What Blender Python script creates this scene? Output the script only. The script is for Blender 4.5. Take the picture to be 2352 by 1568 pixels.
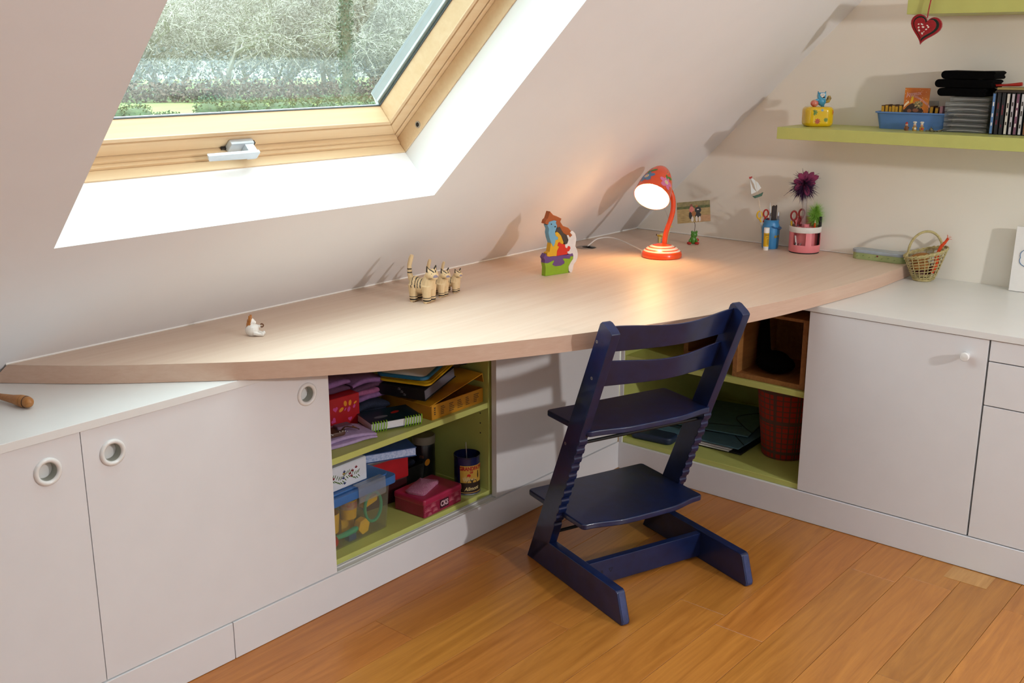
import bpy, bmesh, math, random
from mathutils import Vector, Matrix, noise
random.seed(7)
PI = math.pi
scene = bpy.context.scene
col = scene.collection
for o in list(bpy.data.objects):
    bpy.data.objects.remove(o)

# ---------------------------------------------------------------- camera
cd = bpy.data.cameras.new('camera'); cam = bpy.data.objects.new('camera', cd); col.objects.link(cam)
cd.sensor_width = 36; cd.lens = 37.709; cd.clip_start = .05; cd.clip_end = 600
Rv, Uv, Fv = Vector((.6436, -.7653, 0)), Vector((.1987, .1669, .9657)), Vector((.7391, .6216, -.2595))
cam.matrix_world = Matrix(((Rv.x, Uv.x, -Fv.x, -3.6347), (Rv.y, Uv.y, -Fv.y, -2.3981), (Rv.z, Uv.z, -Fv.z, 1.4261), (0, 0, 0, 1)))
scene.camera = cam

# ---------------------------------------------------------------- light and exposure
scene.view_settings.view_transform = 'Standard'
scene.view_settings.look = 'None'
scene.view_settings.exposure = -.12
scene.view_settings.gamma = 1.0
scene.view_settings.use_curve_mapping = False
SKY = 11.5          # overcast sky
wd = bpy.data.worlds.new('overcast_sky'); scene.world = wd; wd.use_nodes = True
nt = wd.node_tree; bg = nt.nodes['Background']
tc = nt.nodes.new('ShaderNodeTexCoord'); sx = nt.nodes.new('ShaderNodeSeparateXYZ')
nt.links.new(tc.outputs['Generated'], sx.inputs[0])
mr = nt.nodes.new('ShaderNodeMapRange'); nt.links.new(sx.outputs[2], mr.inputs[0])
mr.inputs[1].default_value = 0; mr.inputs[2].default_value = 1; mr.inputs[3].default_value = .33; mr.inputs[4].default_value = 1.0
mx = nt.nodes.new('ShaderNodeMath'); mx.operation = 'MULTIPLY'; mx.inputs[1].default_value = SKY
nt.links.new(mr.outputs[0], mx.inputs[0]); nt.links.new(mx.outputs[0], bg.inputs['Strength'])
bg.inputs['Color'].default_value = (.84, .93, 1.0, 1)


def area(name, loc, target, sx_, sy_, power, color, portal=False, shape='RECTANGLE'):
    l = bpy.data.lights.new(name, 'AREA'); l.shape = shape; l.size = sx_; l.size_y = sy_; l.energy = power; l.color = color
    o = bpy.data.objects.new(name, l); col.objects.link(o); o.location = loc
    o.rotation_euler = (Vector(target) - Vector(loc)).to_track_quat('-Z', 'Y').to_euler()
    if portal:
        l.cycles.is_portal = True
    return o


# the small lamp across the room whose light throws the toys' shadows on the slope
area('room_lamp_light', (-1.45, -4.05, 1.60), (-1.1, 0, .8), .11, .11, 40, (1, .985, .98), shape='DISK')
# weak soft fill light added across the room, no window stands there
area('rear_fill_light', (-2.6, -4.25, 1.9), (-1.6, 0, .6), 1.3, 1.0, 2, (1, .98, .97))


# ---------------------------------------------------------------- helpers
def lin(h):
    h = h.lstrip('#'); c = [int(h[i:i + 2], 16) / 255 for i in (0, 2, 4)]
    return tuple(x / 12.92 if x <= .04045 else ((x + .055) / 1.055) ** 2.4 for x in c)


MATS = {}


def mat(name, hexc, rough=.5, var=.06, scale=30, bump=0., spec=.5, coat=0., metal=0., stretch=None, trans=0., sheen=0., emit=None, hex2=None):
    """A procedural principled material: noise varies the colour (and the relief)."""
    if name in MATS:
        return MATS[name]
    m = bpy.data.materials.new(name); m.use_nodes = True; n = m.node_tree; b = n.nodes['Principled BSDF']
    c = lin(hexc)
    t = n.nodes.new('ShaderNodeTexCoord'); mp = n.nodes.new('ShaderNodeMapping'); n.links.new(t.outputs['Object'], mp.inputs[0])
    if stretch:
        mp.inputs['Scale'].default_value = stretch
    nz = n.nodes.new('ShaderNodeTexNoise'); nz.inputs['Scale'].default_value = scale; nz.inputs['Detail'].default_value = 5
    n.links.new(mp.outputs[0], nz.inputs['Vector'])
    rp = n.nodes.new('ShaderNodeValToRGB'); n.links.new(nz.outputs['Fac'], rp.inputs[0])
    rp.color_ramp.elements[0].position = .3; rp.color_ramp.elements[1].position = .7
    c2 = lin(hex2) if hex2 else tuple(x * (1 - 2 * var) for x in c)
    rp.color_ramp.elements[0].color = (*c2, 1); rp.color_ramp.elements[1].color = (*c, 1)
    n.links.new(rp.outputs[0], b.inputs['Base Color'])
    b.inputs['Roughness'].default_value = rough; b.inputs['Specular IOR Level'].default_value = spec
    b.inputs['Coat Weight'].default_value = coat; b.inputs['Metallic'].default_value = metal
    b.inputs['Transmission Weight'].default_value = trans; b.inputs['Sheen Weight'].default_value = sheen
    if bump:
        bp = n.nodes.new('ShaderNodeBump'); bp.inputs['Strength'].default_value = bump; bp.inputs['Distance'].default_value = .002
        n.links.new(nz.outputs['Fac'], bp.inputs['Height']); n.links.new(bp.outputs[0], b.inputs['Normal'])
    if emit:
        b.inputs['Emission Color'].default_value = (*lin(emit[0]), 1); b.inputs['Emission Strength'].default_value = emit[1]
    MATS[name] = m
    return m


def clear(name, tint='#ffffff', fac=.1, rough=.05, haze=None, hazefac=.3):
    """Thin clear sheet: transparent with a Fresnel-like gloss, optionally cloudy."""
    m = bpy.data.materials.new(name); m.use_nodes = True; n = m.node_tree; n.nodes.clear()
    out = n.nodes.new('ShaderNodeOutputMaterial'); tr = n.nodes.new('ShaderNodeBsdfTransparent'); gl = n.nodes.new('ShaderNodeBsdfGlossy')
    tr.inputs[0].default_value = (*lin(tint), 1); gl.inputs['Roughness'].default_value = rough
    lw = n.nodes.new('ShaderNodeLayerWeight'); lw.inputs[0].default_value = .5
    pw = n.nodes.new('ShaderNodeMath'); pw.operation = 'POWER'; pw.inputs[1].default_value = 5.0; n.links.new(lw.outputs['Facing'], pw.inputs[0])
    mth = n.nodes.new('ShaderNodeMath'); mth.operation = 'MULTIPLY_ADD'; mth.inputs[1].default_value = .9; mth.inputs[2].default_value = fac
    n.links.new(pw.outputs[0], mth.inputs[0])
    mxs = n.nodes.new('ShaderNodeMixShader'); n.links.new(mth.outputs[0], mxs.inputs[0]); n.links.new(tr.outputs[0], mxs.inputs[1]); n.links.new(gl.outputs[0], mxs.inputs[2])
    last = mxs
    if haze:
        df = n.nodes.new('ShaderNodeBsdfDiffuse'); tl = n.nodes.new('ShaderNodeBsdfTranslucent'); ad = n.nodes.new('ShaderNodeMixShader')
        nz = n.nodes.new('ShaderNodeTexNoise'); nz.inputs['Scale'].default_value = 14
        rp = n.nodes.new('ShaderNodeValToRGB'); c = lin(haze); rp.color_ramp.elements[0].color = (*[x * .85 for x in c], 1); rp.color_ramp.elements[1].color = (*c, 1)
        n.links.new(nz.outputs['Fac'], rp.inputs[0])
        n.links.new(rp.outputs[0], df.inputs[0]); n.links.new(rp.outputs[0], tl.inputs[0])
        n.links.new(df.outputs[0], ad.inputs[1]); n.links.new(tl.outputs[0], ad.inputs[2])
        m2 = n.nodes.new('ShaderNodeMixShader'); m2.inputs[0].default_value = hazefac
        n.links.new(mxs.outputs[0], m2.inputs[1]); n.links.new(ad.outputs[0], m2.inputs[2]); last = m2
    n.links.new(last.outputs[0], out.inputs[0])
    return m


def chain(p):
    M = Matrix.Identity(4)
    while p is not None:
        M = p.matrix_basis @ M; p = p.parent
    return M


class MB:
    def __init__(s, M=None, fn=None):
        s.v = []; s.f = []; s.mi = []; s.M = M; s.fn = fn

    def add(s, vs, fs, mi=0):
        k = len(s.v)
        for v in vs:
            v = Vector(v)
            if s.M is not None: v = s.M @ v
            if s.fn: v = Vector(s.fn(v))
            s.v.append(v)
        for i, f in enumerate(fs):
            s.f.append([k + j for j in f]); s.mi.append(mi[i] if isinstance(mi, list) else mi)
        return s

    def box(s, x0, x1, y0, y1, z0, z1, mi=0):
        vs = [(x, y, z) for x in (x0, x1) for y in (y0, y1) for z in (z0, z1)]
        return s.add(vs, [(0, 1, 3, 2), (4, 6, 7, 5), (0, 4, 5, 1), (2, 3, 7, 6), (0, 2, 6, 4), (1, 5, 7, 3)], mi)

    def prism(s, poly, a0, a1, axis='z', mi=0):
        n = len(poly)
        g = {'z': lambda p, a: (p[0], p[1], a), 'y': lambda p, a: (p[0], a, p[1]), 'x': lambda p, a: (a, p[0], p[1])}[axis]
        vs = [g(p, a0) for p in poly] + [g(p, a1) for p in poly]
        return s.add(vs, [tuple(range(n))[::-1], tuple(range(n, 2 * n))] + [(i, (i + 1) % n, n + (i + 1) % n, n + i) for i in range(n)], mi)

    def lathe(s, prof, n=24, M=None, mi=0, cap=True, a0=0, a1=2 * PI):
        full = abs(a1 - a0 - 2 * PI) < 1e-6; k = n if full else n + 1
        vs = []
        for r, z in prof:
            for i in range(k):
                a = a0 + (a1 - a0) * i / n; vs.append((r * math.cos(a), r * math.sin(a), z))
        fs = []; ms = []
        for j in range(len(prof) - 1):
            for i in range(n):
                i2 = (i + 1) % k
                fs.append((j * k + i, j * k + i2, (j + 1) * k + i2, (j + 1) * k + i)); ms.append(mi[j] if isinstance(mi, list) else mi)
        if cap and full:
            for j in (0, len(prof) - 1):
                if prof[j][0] > 1e-6:
                    fs.append(tuple(range(j * k, j * k + k))); ms.append(ms[0] if j == 0 else ms[-2 if len(ms) > 1 else -1])
        if M is not None: vs = [M @ Vector(v) for v in vs]
        return s.add(vs, fs, ms)

    def tube(s, path, r, n=8, mi=0, flat=1.0):
        path = [Vector(p) for p in path]; m = len(path)
        rr = r if isinstance(r, (list, tuple)) else [r] * m
        vs = []; up = Vector((0, 0, 1))
        for i, p in enumerate(path):
            t = (path[min(i + 1, m - 1)] - path[max(i - 1, 0)]).normalized()
            if abs(t.dot(up)) > .95: u = t.cross(Vector((1, 0, 0))).normalized() if i == 0 else (u - t * u.dot(t)).normalized()
            else:
                u2 = t.cross(up).normalized(); u = u2 if i == 0 or u2.dot(u) > 0 else -u2
            w = t.cross(u)
            for k in range(n):
                a = 2 * PI * k / n; vs.append(p + (u * math.cos(a) + w * math.sin(a) * flat) * rr[i])
        fs = [(i * n + k, i * n + (k + 1) % n, (i + 1) * n + (k + 1) % n, (i + 1) * n + k) for i in range(m - 1) for k in range(n)]
        fs += [tuple(range(n))[::-1], tuple(range((m - 1) * n, m * n))]
        return s.add(vs, fs, mi)

    def ell(s, c, r, n=14, mi=0, M=None):
        c = Vector(c); r = r if isinstance(r, (tuple, list)) else (r, r, r); h = n // 2 + 1
        vs = []
        for j in range(1, h):
            th = PI * j / h
            for i in range(n):
                a = 2 * PI * i / n; vs.append(Vector((r[0] * math.sin(th) * math.cos(a), r[1] * math.sin(th) * math.sin(a), r[2] * math.cos(th))))
        vs += [Vector((0, 0, r[2])), Vector((0, 0, -r[2]))]
        if M is not None: vs = [M @ v for v in vs]
        vs = [v + c for v in vs]; L = (h - 2) * n; T = (h - 1) * n
        fs = [(j * n + i, (j + 1) * n + i, (j + 1) * n + (i + 1) % n, j * n + (i + 1) % n) for j in range(h - 2) for i in range(n)]
        fs += [(T, i, (i + 1) % n) for i in range(n)] + [(T + 1, L + (i + 1) % n, L + i) for i in range(n)]
        return s.add(vs, fs, mi)

    def mesh(s, name, mats, bevel=0, seg=2, smooth=40):
        me = bpy.data.meshes.new(name); me.from_pydata([tuple(v) for v in s.v], [], s.f)
        for m in (mats if isinstance(mats, (list, tuple)) else [mats]): me.materials.append(m)
        me.polygons.foreach_set('material_index', s.mi)
        bm = bmesh.new(); bm.from_mesh(me)
        bmesh.ops.recalc_face_normals(bm, faces=bm.faces)
        if bevel:
            es = [e for e in bm.edges if len(e.link_faces) == 2 and e.calc_face_angle(0) > math.radians(35)]
            bmesh.ops.bevel(bm, geom=es, offset=bevel, segments=seg, profile=.5, affect='EDGES', clamp_overlap=True)
        bm.to_mesh(me); bm.free()
        if smooth:
            me.polygons.foreach_set('use_smooth', [True] * len(me.polygons)); me.set_sharp_from_angle(angle=math.radians(smooth))
        me.update()
        return me

    def build(s, name, mats, parent=None, world=False, **k):
        if world and parent is not None:
            I = chain(parent).inverted(); s.v = [I @ v for v in s.v]
        o = bpy.data.objects.new(name, s.mesh(name, mats, **k)); col.objects.link(o)
        if k.get('bevel') and k.get('smooth', 40):
            w = o.modifiers.new('weighted', 'WEIGHTED_NORMAL'); w.weight = 100; w.keep_sharp = True
        if parent is not None: o.parent = parent
        return o


def tag(o, label, cat=None, group=None, kind=None):
    if label: o['label'] = label
    if cat: o['category'] = cat
    if group: o['group'] = group
    if kind: o['kind'] = kind
    return o


def thing(name, label, cat, loc=(0, 0, 0), rz=0, group=None, rot=None):
    o = bpy.data.objects.new(name, None); col.objects.link(o); o.empty_display_size = .05
    o.location = loc; o.rotation_euler = rot if rot else (0, 0, rz)
    bpy.context.view_layer.update()
    return tag(o, label, cat, group)


def place(o, loc, rz=0, rot=None):
    o.location = loc; o.rotation_euler = rot if rot else (0, 0, rz); return o


def dup(o, parent=None):
    c = o.copy(); col.objects.link(c); c.parent = parent
    for ch in list(o.children): dup(ch, c)
    return c


def blob(name, mats, mb, voxel, pick=None, smooth_it=3):
    """One continuous skin over overlapping shapes."""
    me = mb.mesh(name, [MATS.get('white_paint') or mats[0]], smooth=0)
    o = bpy.data.objects.new(name, me); col.objects.link(o)
    r = o.modifiers.new('r', 'REMESH'); r.mode = 'VOXEL'; r.voxel_size = voxel
    s = o.modifiers.new('s', 'SMOOTH'); s.factor = .5; s.iterations = smooth_it
    dg = bpy.context.evaluated_depsgraph_get(); out = bpy.data.meshes.new_from_object(o.evaluated_get(dg))
    bpy.data.objects.remove(o); out.name = name
    out.materials.clear()
    for m in mats: out.materials.append(m)
    out.polygons.foreach_set('use_smooth', [True] * len(out.polygons))
    if pick: out.polygons.foreach_set('material_index', [pick(p.center) for p in out.polygons])
    else: out.polygons.foreach_set('material_index', [0] * len(out.polygons))
    out.update()
    return out


def obj(name, me, parent=None):
    o = bpy.data.objects.new(name, me); col.objects.link(o)
    if parent is not None: o.parent = parent
    return o


def text(mb, s, size, fn, mi=0, depth=.0004, bold=0.0, squeeze=1.0):
    """Lettering as geometry, each point sent through fn(x, y, lift)."""
    cu = bpy.data.curves.new('lettering', 'FONT'); cu.body = s; cu.size = size; cu.align_x = 'CENTER'; cu.align_y = 'CENTER'; cu.offset = bold; cu.resolution_u = 3
    o = bpy.data.objects.new('lettering', cu); col.objects.link(o)
    dg = bpy.context.evaluated_depsgraph_get(); me = bpy.data.meshes.new_from_object(o.evaluated_get(dg))
    mb.add([fn(v.co.x * squeeze, v.co.y, depth) for v in me.vertices], [tuple(p.vertices) for p in me.polygons], mi)
    bpy.data.objects.remove(o); bpy.data.meshes.remove(me); bpy.data.curves.remove(cu)


def disc(mb, fn, cx, cy, rx, ry, mi, lift=.0004, n=16, rot=0):
    pts = []
    for i in range(n):
        a = 2 * PI * i / n; x, y = rx * math.cos(a), ry * math.sin(a)
        pts.append(fn(cx + x * math.cos(rot) - y * math.sin(rot), cy + x * math.sin(rot) + y * math.cos(rot), lift))
    c = fn(cx, cy, lift)
    mb.add([c] + pts, [(0, i + 1, (i + 1) % n + 1) for i in range(n)], mi)


def spline(pts, k=8):
    P = [Vector(p) for p in pts]; out = []
    for i in range(len(P) - 1):
        a, b, c, d = P[max(i - 1, 0)], P[i], P[i + 1], P[min(i + 2, len(P) - 1)]
        for j in range(k):
            t = j / k; out.append(.5 * ((2 * b) + (c - a) * t + (2 * a - 5 * b + 4 * c - d) * t * t + (3 * b - a - 3 * c + d) * t ** 3))
    return out + [P[-1]]


def rrect(w, h, r, n=4, cx=0, cy=0):
    o = []
    for sx_, sy_, a0 in ((1, 1, 0), (-1, 1, PI / 2), (-1, -1, PI), (1, -1, 3 * PI / 2)):
        for i in range(n + 1):
            a = a0 + PI / 2 * i / n; o.append((cx + sx_ * (w / 2 - r) + r * math.cos(a), cy + sy_ * (h / 2 - r) + r * math.sin(a)))
    return o


# ---------------------------------------------------------------- materials
M_wall = mat('wall_paint', '#e8e7e8', .7, .012, 6, .05)
M_far_wall = mat('greyed_far_wall', '#a8a6a4', .8, .03, 6)  # unseen walls, grey chosen to lower the bounced light in the room
M_gable = mat('gable_paint', '#f0ebdf', .7, .012, 6, .05)
M_reveal = mat('reveal_paint', '#f8f8f7', .6, .01, 6)
M_white = mat('white_laminate', '#e3e3e5', .38, .012, 14, .03)
M_counter = mat('white_counter', '#e6e6e4', .33, .012, 14)
M_knob = mat('white_porcelain', '#e8e8e6', .16, .01, 20, coat=.5)
M_pullshade = mat('pull_wall_shade', '#a9aca1', .5, .05, 40)  # shade on the inner wall of the recessed pulls, put into its colour
M_green = mat('lime_laminate', '#c0c56e', .4, .03, 20)
M_navy = mat('navy_paint', '#12234f', .33, .12, 26, .05, coat=.2, hex2='#0d193c')
M_navyworn = mat('navy_paint_worn', '#33406f', .4, .2, 60)
M_metal = mat('satin_metal', '#b9bfc6', .3, .05, 40, metal=.9)
M_handle = mat('window_handle_metal', '#cdd3da', .35, .03, 40, metal=.35)
M_black = mat('black_fabric', '#050506', 1.0, .2, 200, .2, spec=.1)
M_dark = mat('dark_plastic', '#17181c', .5, .1, 40)
M_pureblack = mat('black_rubber', '#08080a', .6, .1, 40)
M_paper = mat('white_paper', '#efece6', .8, .02, 30)
M_rim = mat('anthracite_seal', '#3a3d40', .5, .1, 40)
M_alu = mat('grey_cladding', '#c6cbcd', .4, .04, 40)
M_rim2 = mat('grey_gasket', '#7f8588', .5, .05, 40)
MATS['white_paint'] = mat('white_paint', '#f2f0ec', .5, .02, 30)
M_wp = MATS['white_paint']


def wood(name, a, b, scale=(2, 40, 40), rough=.4, coat=0., rings=1.0, bumpy=.05, rnd=0.):
    """Grain stretched along X of the object, with per-object shifts."""
    m = bpy.data.materials.new(name); m.use_nodes = True; n = m.node_tree; p = n.nodes['Principled BSDF']
    t = n.nodes.new('ShaderNodeTexCoord'); oi = n.nodes.new('ShaderNodeObjectInfo')
    va = n.nodes.new('ShaderNodeVectorMath'); va.operation = 'ADD'; n.links.new(t.outputs['Object'], va.inputs[0])
    cm = n.nodes.new('ShaderNodeCombineXYZ'); ml = n.nodes.new('ShaderNodeMath'); ml.operation = 'MULTIPLY'; ml.inputs[1].default_value = 37.0
    n.links.new(oi.outputs['Random'], ml.inputs[0]); n.links.new(ml.outputs[0], cm.inputs[0]); n.links.new(ml.outputs[0], cm.inputs[1]); n.links.new(ml.outputs[0], cm.inputs[2])
    if rnd: n.links.new(cm.outputs[0], va.inputs[1])
    mp = n.nodes.new('ShaderNodeMapping'); mp.inputs['Scale'].default_value = scale; n.links.new(va.outputs[0], mp.inputs[0])
    nz = n.nodes.new('ShaderNodeTexNoise'); nz.inputs['Scale'].default_value = 1.0; nz.inputs['Detail'].default_value = 8; nz.inputs['Roughness'].default_value = .65; nz.inputs['Distortion'].default_value = 1.2 * rings
    n.links.new(mp.outputs[0], nz.inputs['Vector'])
    n2 = n.nodes.new('ShaderNodeTexNoise'); n2.inputs['Scale'].default_value = 3.5; n2.inputs['Detail'].default_value = 4; n.links.new(mp.outputs[0], n2.inputs['Vector'])
    mxa = n.nodes.new('ShaderNodeMath'); mxa.operation = 'MULTIPLY_ADD'; mxa.inputs[1].default_value = .35; n.links.new(n2.outputs['Fac'], mxa.inputs[0]); n.links.new(nz.outputs['Fac'], mxa.inputs[2])
    rp = n.nodes.new('ShaderNodeValToRGB'); n.links.new(mxa.outputs[0], rp.inputs[0])
    rp.color_ramp.elements[0].position = .42; rp.color_ramp.elements[1].position = .9
    rp.color_ramp.elements[0].color = (*lin(b), 1); rp.color_ramp.elements[1].color = (*lin(a), 1)
    last = rp.outputs[0]
    if rnd:
        hs = n.nodes.new('ShaderNodeHueSaturation'); n.links.new(last, hs.inputs['Color'])
        r2 = n.nodes.new('ShaderNodeMapRange'); n.links.new(oi.outputs['Random'], r2.inputs[0]); r2.inputs[3].default_value = 1 - rnd; r2.inputs[4].default_value = 1 + rnd
        n.links.new(r2.outputs[0], hs.inputs['Value'])
        f2 = n.nodes.new('ShaderNodeMath'); f2.operation = 'FRACT'; f1 = n.nodes.new('ShaderNodeMath'); f1.operation = 'MULTIPLY'; f1.inputs[1].default_value = 7.31
        n.links.new(oi.outputs['Random'], f1.inputs[0]); n.links.new(f1.outputs[0], f2.inputs[0])
        r3 = n.nodes.new('ShaderNodeMapRange'); n.links.new(f2.outputs[0], r3.inputs[0]); r3.inputs[3].default_value = .495; r3.inputs[4].default_value = .505
        n.links.new(r3.outputs[0], hs.inputs['Hue']); last = hs.outputs[0]
    n.links.new(last, p.inputs['Base Color']); p.inputs['Roughness'].default_value = rough; p.inputs['Coat Weight'].default_value = coat; p.inputs['Coat Roughness'].default_value = .2
    if bumpy:
        bp = n.nodes.new('ShaderNodeBump'); bp.inputs['Strength'].default_value = bumpy; bp.inputs['Distance'].default_value = .002
        n.links.new(mxa.outputs[0], bp.inputs['Height']); n.links.new(bp.outputs[0], p.inputs['Normal'])
    MATS[name] = m
    return m


M_plank = wood('oiled_hardwood', '#be7c36', '#975a20', (1.6, 22, 22), .33, .1, 1.6, .04, rnd=.075)
M_patch = wood('pale_hardwood_patch', '#c9975a', '#a87638', (3, 30, 30), .35, .1)
M_desk = wood('beech_laminate', '#e1cbb8', '#d7bca7', (1.2, 36, 36), .46, .0, .5, .0)
M_deskedge = wood('beech_edging', '#cfb29d', '#c4a28c', (2.0, 26, 60), .42, 0, .5, 0)
M_pine = wood('window_pine', '#ecd1aa', '#e3c397', (1.0, 34, 34), .36, .2, .8, .01)
M_crate = wood('crate_wood', '#a5713c', '#84552a', (3, 40, 40), .55, 0, 1, .04)
M_toywood = wood('turned_wood', '#b87f43', '#99602a', (10, 60, 60), .45, .1)
M_cat = wood('pale_carved_wood', '#e4c99e', '#d3b284', (60, 60, 14), .6, 0, 1, .06)

# ---------------------------------------------------------------- room shell
T = .7754; HD = .74                      # slope angle, height where the slope meets the desk
cT, sT = math.cos(T), math.sin(T)


def W(p):                                # (x, along the slope, depth outward) -> world
    x, s, d = p
    return (x, -s * cT + d * sT, HD + s * sT + d * cT)


def struct(name, mb, mats, label=None, cat=None, parent=None, **k):
    o = mb.build(name, mats, parent, **k)
    if parent is None: tag(o, label, cat, kind='structure')
    return o


XW = -6.4                                # far gable
OX0, OX1, OS0, OS1 = -2.591, -1.4885, .436, 1.66
ST = (2.45 - HD) / sT                    # slope length up to the flat ceiling
mb = MB(fn=W); D2 = .155
outer = [(XW, -1.0), (0.06, -1.0), (0.06, ST), (XW, ST)]
# slope with the opening: four slabs that meet, front face continuous
mb.add([(XW, -1.0, 0), (.06, -1.0, 0), (.06, ST, 0), (XW, ST, 0), (OX0, OS0, 0), (OX1, OS0, 0), (OX1, OS1, 0), (OX0, OS1, 0)],
       [(0, 1, 5, 4), (1, 2, 6, 5), (2, 3, 7, 6), (3, 0, 4, 7)])
mb.add([(XW, -1.0, .3), (.06, -1.0, .3), (.06, ST, .3), (XW, ST, .3), (OX0 - .08, OS0 - .08, .3), (OX1 + .08, OS0 - .08, .3), (OX1 + .08, OS1 + .08, .3), (OX0 - .08, OS1 + .08, .3)],
       [(0, 4, 5, 1), (1, 5, 6, 2), (2, 6, 7, 3), (3, 7, 4, 0)])
# reveal faces
q = [(OX0, OS0), (OX1, OS0), (OX1, OS1), (OX0, OS1)]
vs = [(x, s, 0) for x, s in q] + [(x, s, D2) for x, s in q]
mb.add(vs, [(i, (i + 1) % 4, 4 + (i + 1) % 4, 4 + i) for i in range(4)], 1)
wl = struct('wall_left', mb, [M_wall, M_reveal], 'white sloping attic wall with a roof window over the desk', 'wall', smooth=0)
mb = MB(); mb.box(0, .12, -5.2, .6, 0, 3.4)
struct('wall_right', mb, M_gable, 'white gable wall carrying the lime green shelves', 'wall', smooth=0)
mb = MB(); mb.box(XW - .12, XW, -5.2, .6, 0, 3.4)
struct('wall_back', mb, M_far_wall, 'unseen gable wall behind the viewer, greyed to cut bounced light', 'wall', smooth=0)
mb = MB(); mb.box(XW, .06, -3.6, -1.2, 2.45, 2.55)
struct('ceiling', mb, M_wall, 'flat white ceiling strip between the two roof slopes', 'ceiling', smooth=0)
YB = -5.7                                # mirrored slope on the other side of the room
mb = MB(); hb = 2.45 - HD; yb = hb / math.tan(T)
mb.prism([(YB - .3, -.02), (YB, -.02), (YB, HD), (YB + yb, 2.45), (YB + yb - .2, 2.62), (YB - .3, HD)], XW, .06, 'x')
struct('wall_front', mb, M_far_wall, 'unseen opposite sloping wall behind the viewer, greyed to cut bounced light', 'wall', smooth=0)

# floor: planks along X, each its own piece
mb = MB(); mb.box(XW, .06, -5.1, .3, -.06, -.014)
floor = struct('floor', mb, M_crate, 'orange brown hardwood plank floor', 'floor', smooth=0)
PW = .1367
fixed = {0: [-1.46], 1: [-1.944], 6: [-1.391], 7: [-.865], 9: [-1.343], 3: [-2.62], 4: [-1.02], 5: [-2.35], 8: [-1.98], 2: [-.93], 10: [-1.72], 11: [-.92], 12: [-1.5]}
rp_ = random.Random(3)
for k in range(-3, 34):
    y1 = -.512 - PW * (k - 1); y0 = y1 - PW
    if y0 < -5.02: break
    js = list(fixed.get(k, [-.6 - rp_.random() * 1.2]))
    while js[-1] > XW + .6: js.append(js[-1] - .75 - rp_.random() * .9)
    j0 = js[0]
    while j0 < -1.2: j0 += .8 + rp_.random() * .5; js.insert(0, j0)
    xs = [0.0] + [j for j in js if j < -.25] + [XW]
    for a, b in zip(xs[:-1], xs[1:]):
        g = .0005
        m2 = MB(); m2.box(-(a - b) / 2 + g, (a - b) / 2 - g, -PW / 2 + g, PW / 2 - g, -.012, 0)
        o = m2.build('plank', M_plank, floor, bevel=.0007, seg=1, smooth=0)
        o.location = ((a + b) / 2, (y0 + y1) / 2, rp_.uniform(-.0002, .0))
m2 = MB(); m2.box(-.0425, .0425, -.058, .058, -.004, .0006)
o = m2.build('plank', M_patch, floor, smooth=0); o.location = (-.7025, -1.617, 0)

# caulk line where the desk meets the slope and the wall
mb = MB(); mb.tube([(-2.58, -.002, .742), (0, -.002, .742)], .0035, 6); mb.tube([(-.001, 0, .742), (-.001, -1.12, .742)], .002, 6)
struct('trim_1', mb, M_wp, 'white sealant line where the desk meets the wall', 'trim')

# ---------------------------------------------------------------- window
win = thing('window_1', 'pine framed roof window with bright white reveals', 'window', W((-2.04, .436, .155)))
win['kind'] = 'structure'


def ring(mb, u0, u1, d0, d1, mi=0, sides='brlt'):
    x0, x1, s0, s1 = OX0, OX1, OS0, OS1
    if 'b' in sides: mb.prism([(x0 + u0, s0 + u0), (x1 - u0, s0 + u0), (x1 - u1, s0 + u1), (x0 + u1, s0 + u1)], d0, d1, 'z', mi)
    if 'r' in sides: mb.prism([(x1 - u0, s0 + u0), (x1 - u0, s1 - u0), (x1 - u1, s1 - u1), (x1 - u1, s0 + u1)], d0, d1, 'z', mi)
    if 't' in sides: mb.prism([(x1 - u0, s1 - u0), (x0 + u0, s1 - u0), (x0 + u1, s1 - u1), (x1 - u1, s1 - u1)], d0, d1, 'z', mi)
    if 'l' in sides: mb.prism([(x0 + u0, s1 - u0), (x0 + u0, s0 + u0), (x0 + u1, s0 + u1), (x0 + u1, s1 - u1)], d0, d1, 'z', mi)


mb = MB(fn=W)
ring(mb, -.07, .004, .1555, .183, 0, 'b'); ring(mb, -.07, .012, .183, .193, 0, 'b'); ring(mb, -.07, .021, .193, .25, 0, 'b')
ring(mb, -.07, .0045, .1555, .203, 0, 'rlt'); ring(mb, -.07, .020, .203, .25, 0, 'rlt')
mb.build('window_frame', M_pine, win, world=True, bevel=.0015, seg=2)
mb = MB(fn=W)
ring(mb, .0225, .060, .205, .252); ring(mb, .0600, .0635, .2085, .252); ring(mb, .0635, .076, .2060, .252)
# glazing bead: slanting face from the sash edge to the pane
x0, x1, s0, s1 = OX0, OX1, OS0, OS1
for a in ('b', 'r', 't', 'l'):
    def P(u, d, e, a=a):
        if a == 'b': return ((x0 + u) if e == 0 else (x1 - u), s0 + u, d)
        if a == 't': return ((x0 + u) if e == 0 else (x1 - u), s1 - u, d)
        if a == 'r': return (x1 - u, (s0 + u) if e == 0 else (s1 - u), d)
        return (x0 + u, (s0 + u) if e == 0 else (s1 - u), d)
    vs = [P(.0755, .2065, 0), P(.090, .2525, 0), P(.0755, .2525, 0), P(.0755, .2065, 1), P(.090, .2525, 1), P(.0755, .2525, 1)]
    mb.add(vs, [(0, 1, 4, 3), (1, 2, 5, 4), (2, 0, 3, 5), (0, 2, 1), (3, 4, 5)])
sash = mb.build('sash', M_pine, win, world=True, bevel=.001, seg=1)
mb = MB(fn=W); ring(mb, .0885, .0915, .2505, .254)
mb.build('seal', M_rim, win, world=True, smooth=0)
mb = MB(fn=W)
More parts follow.
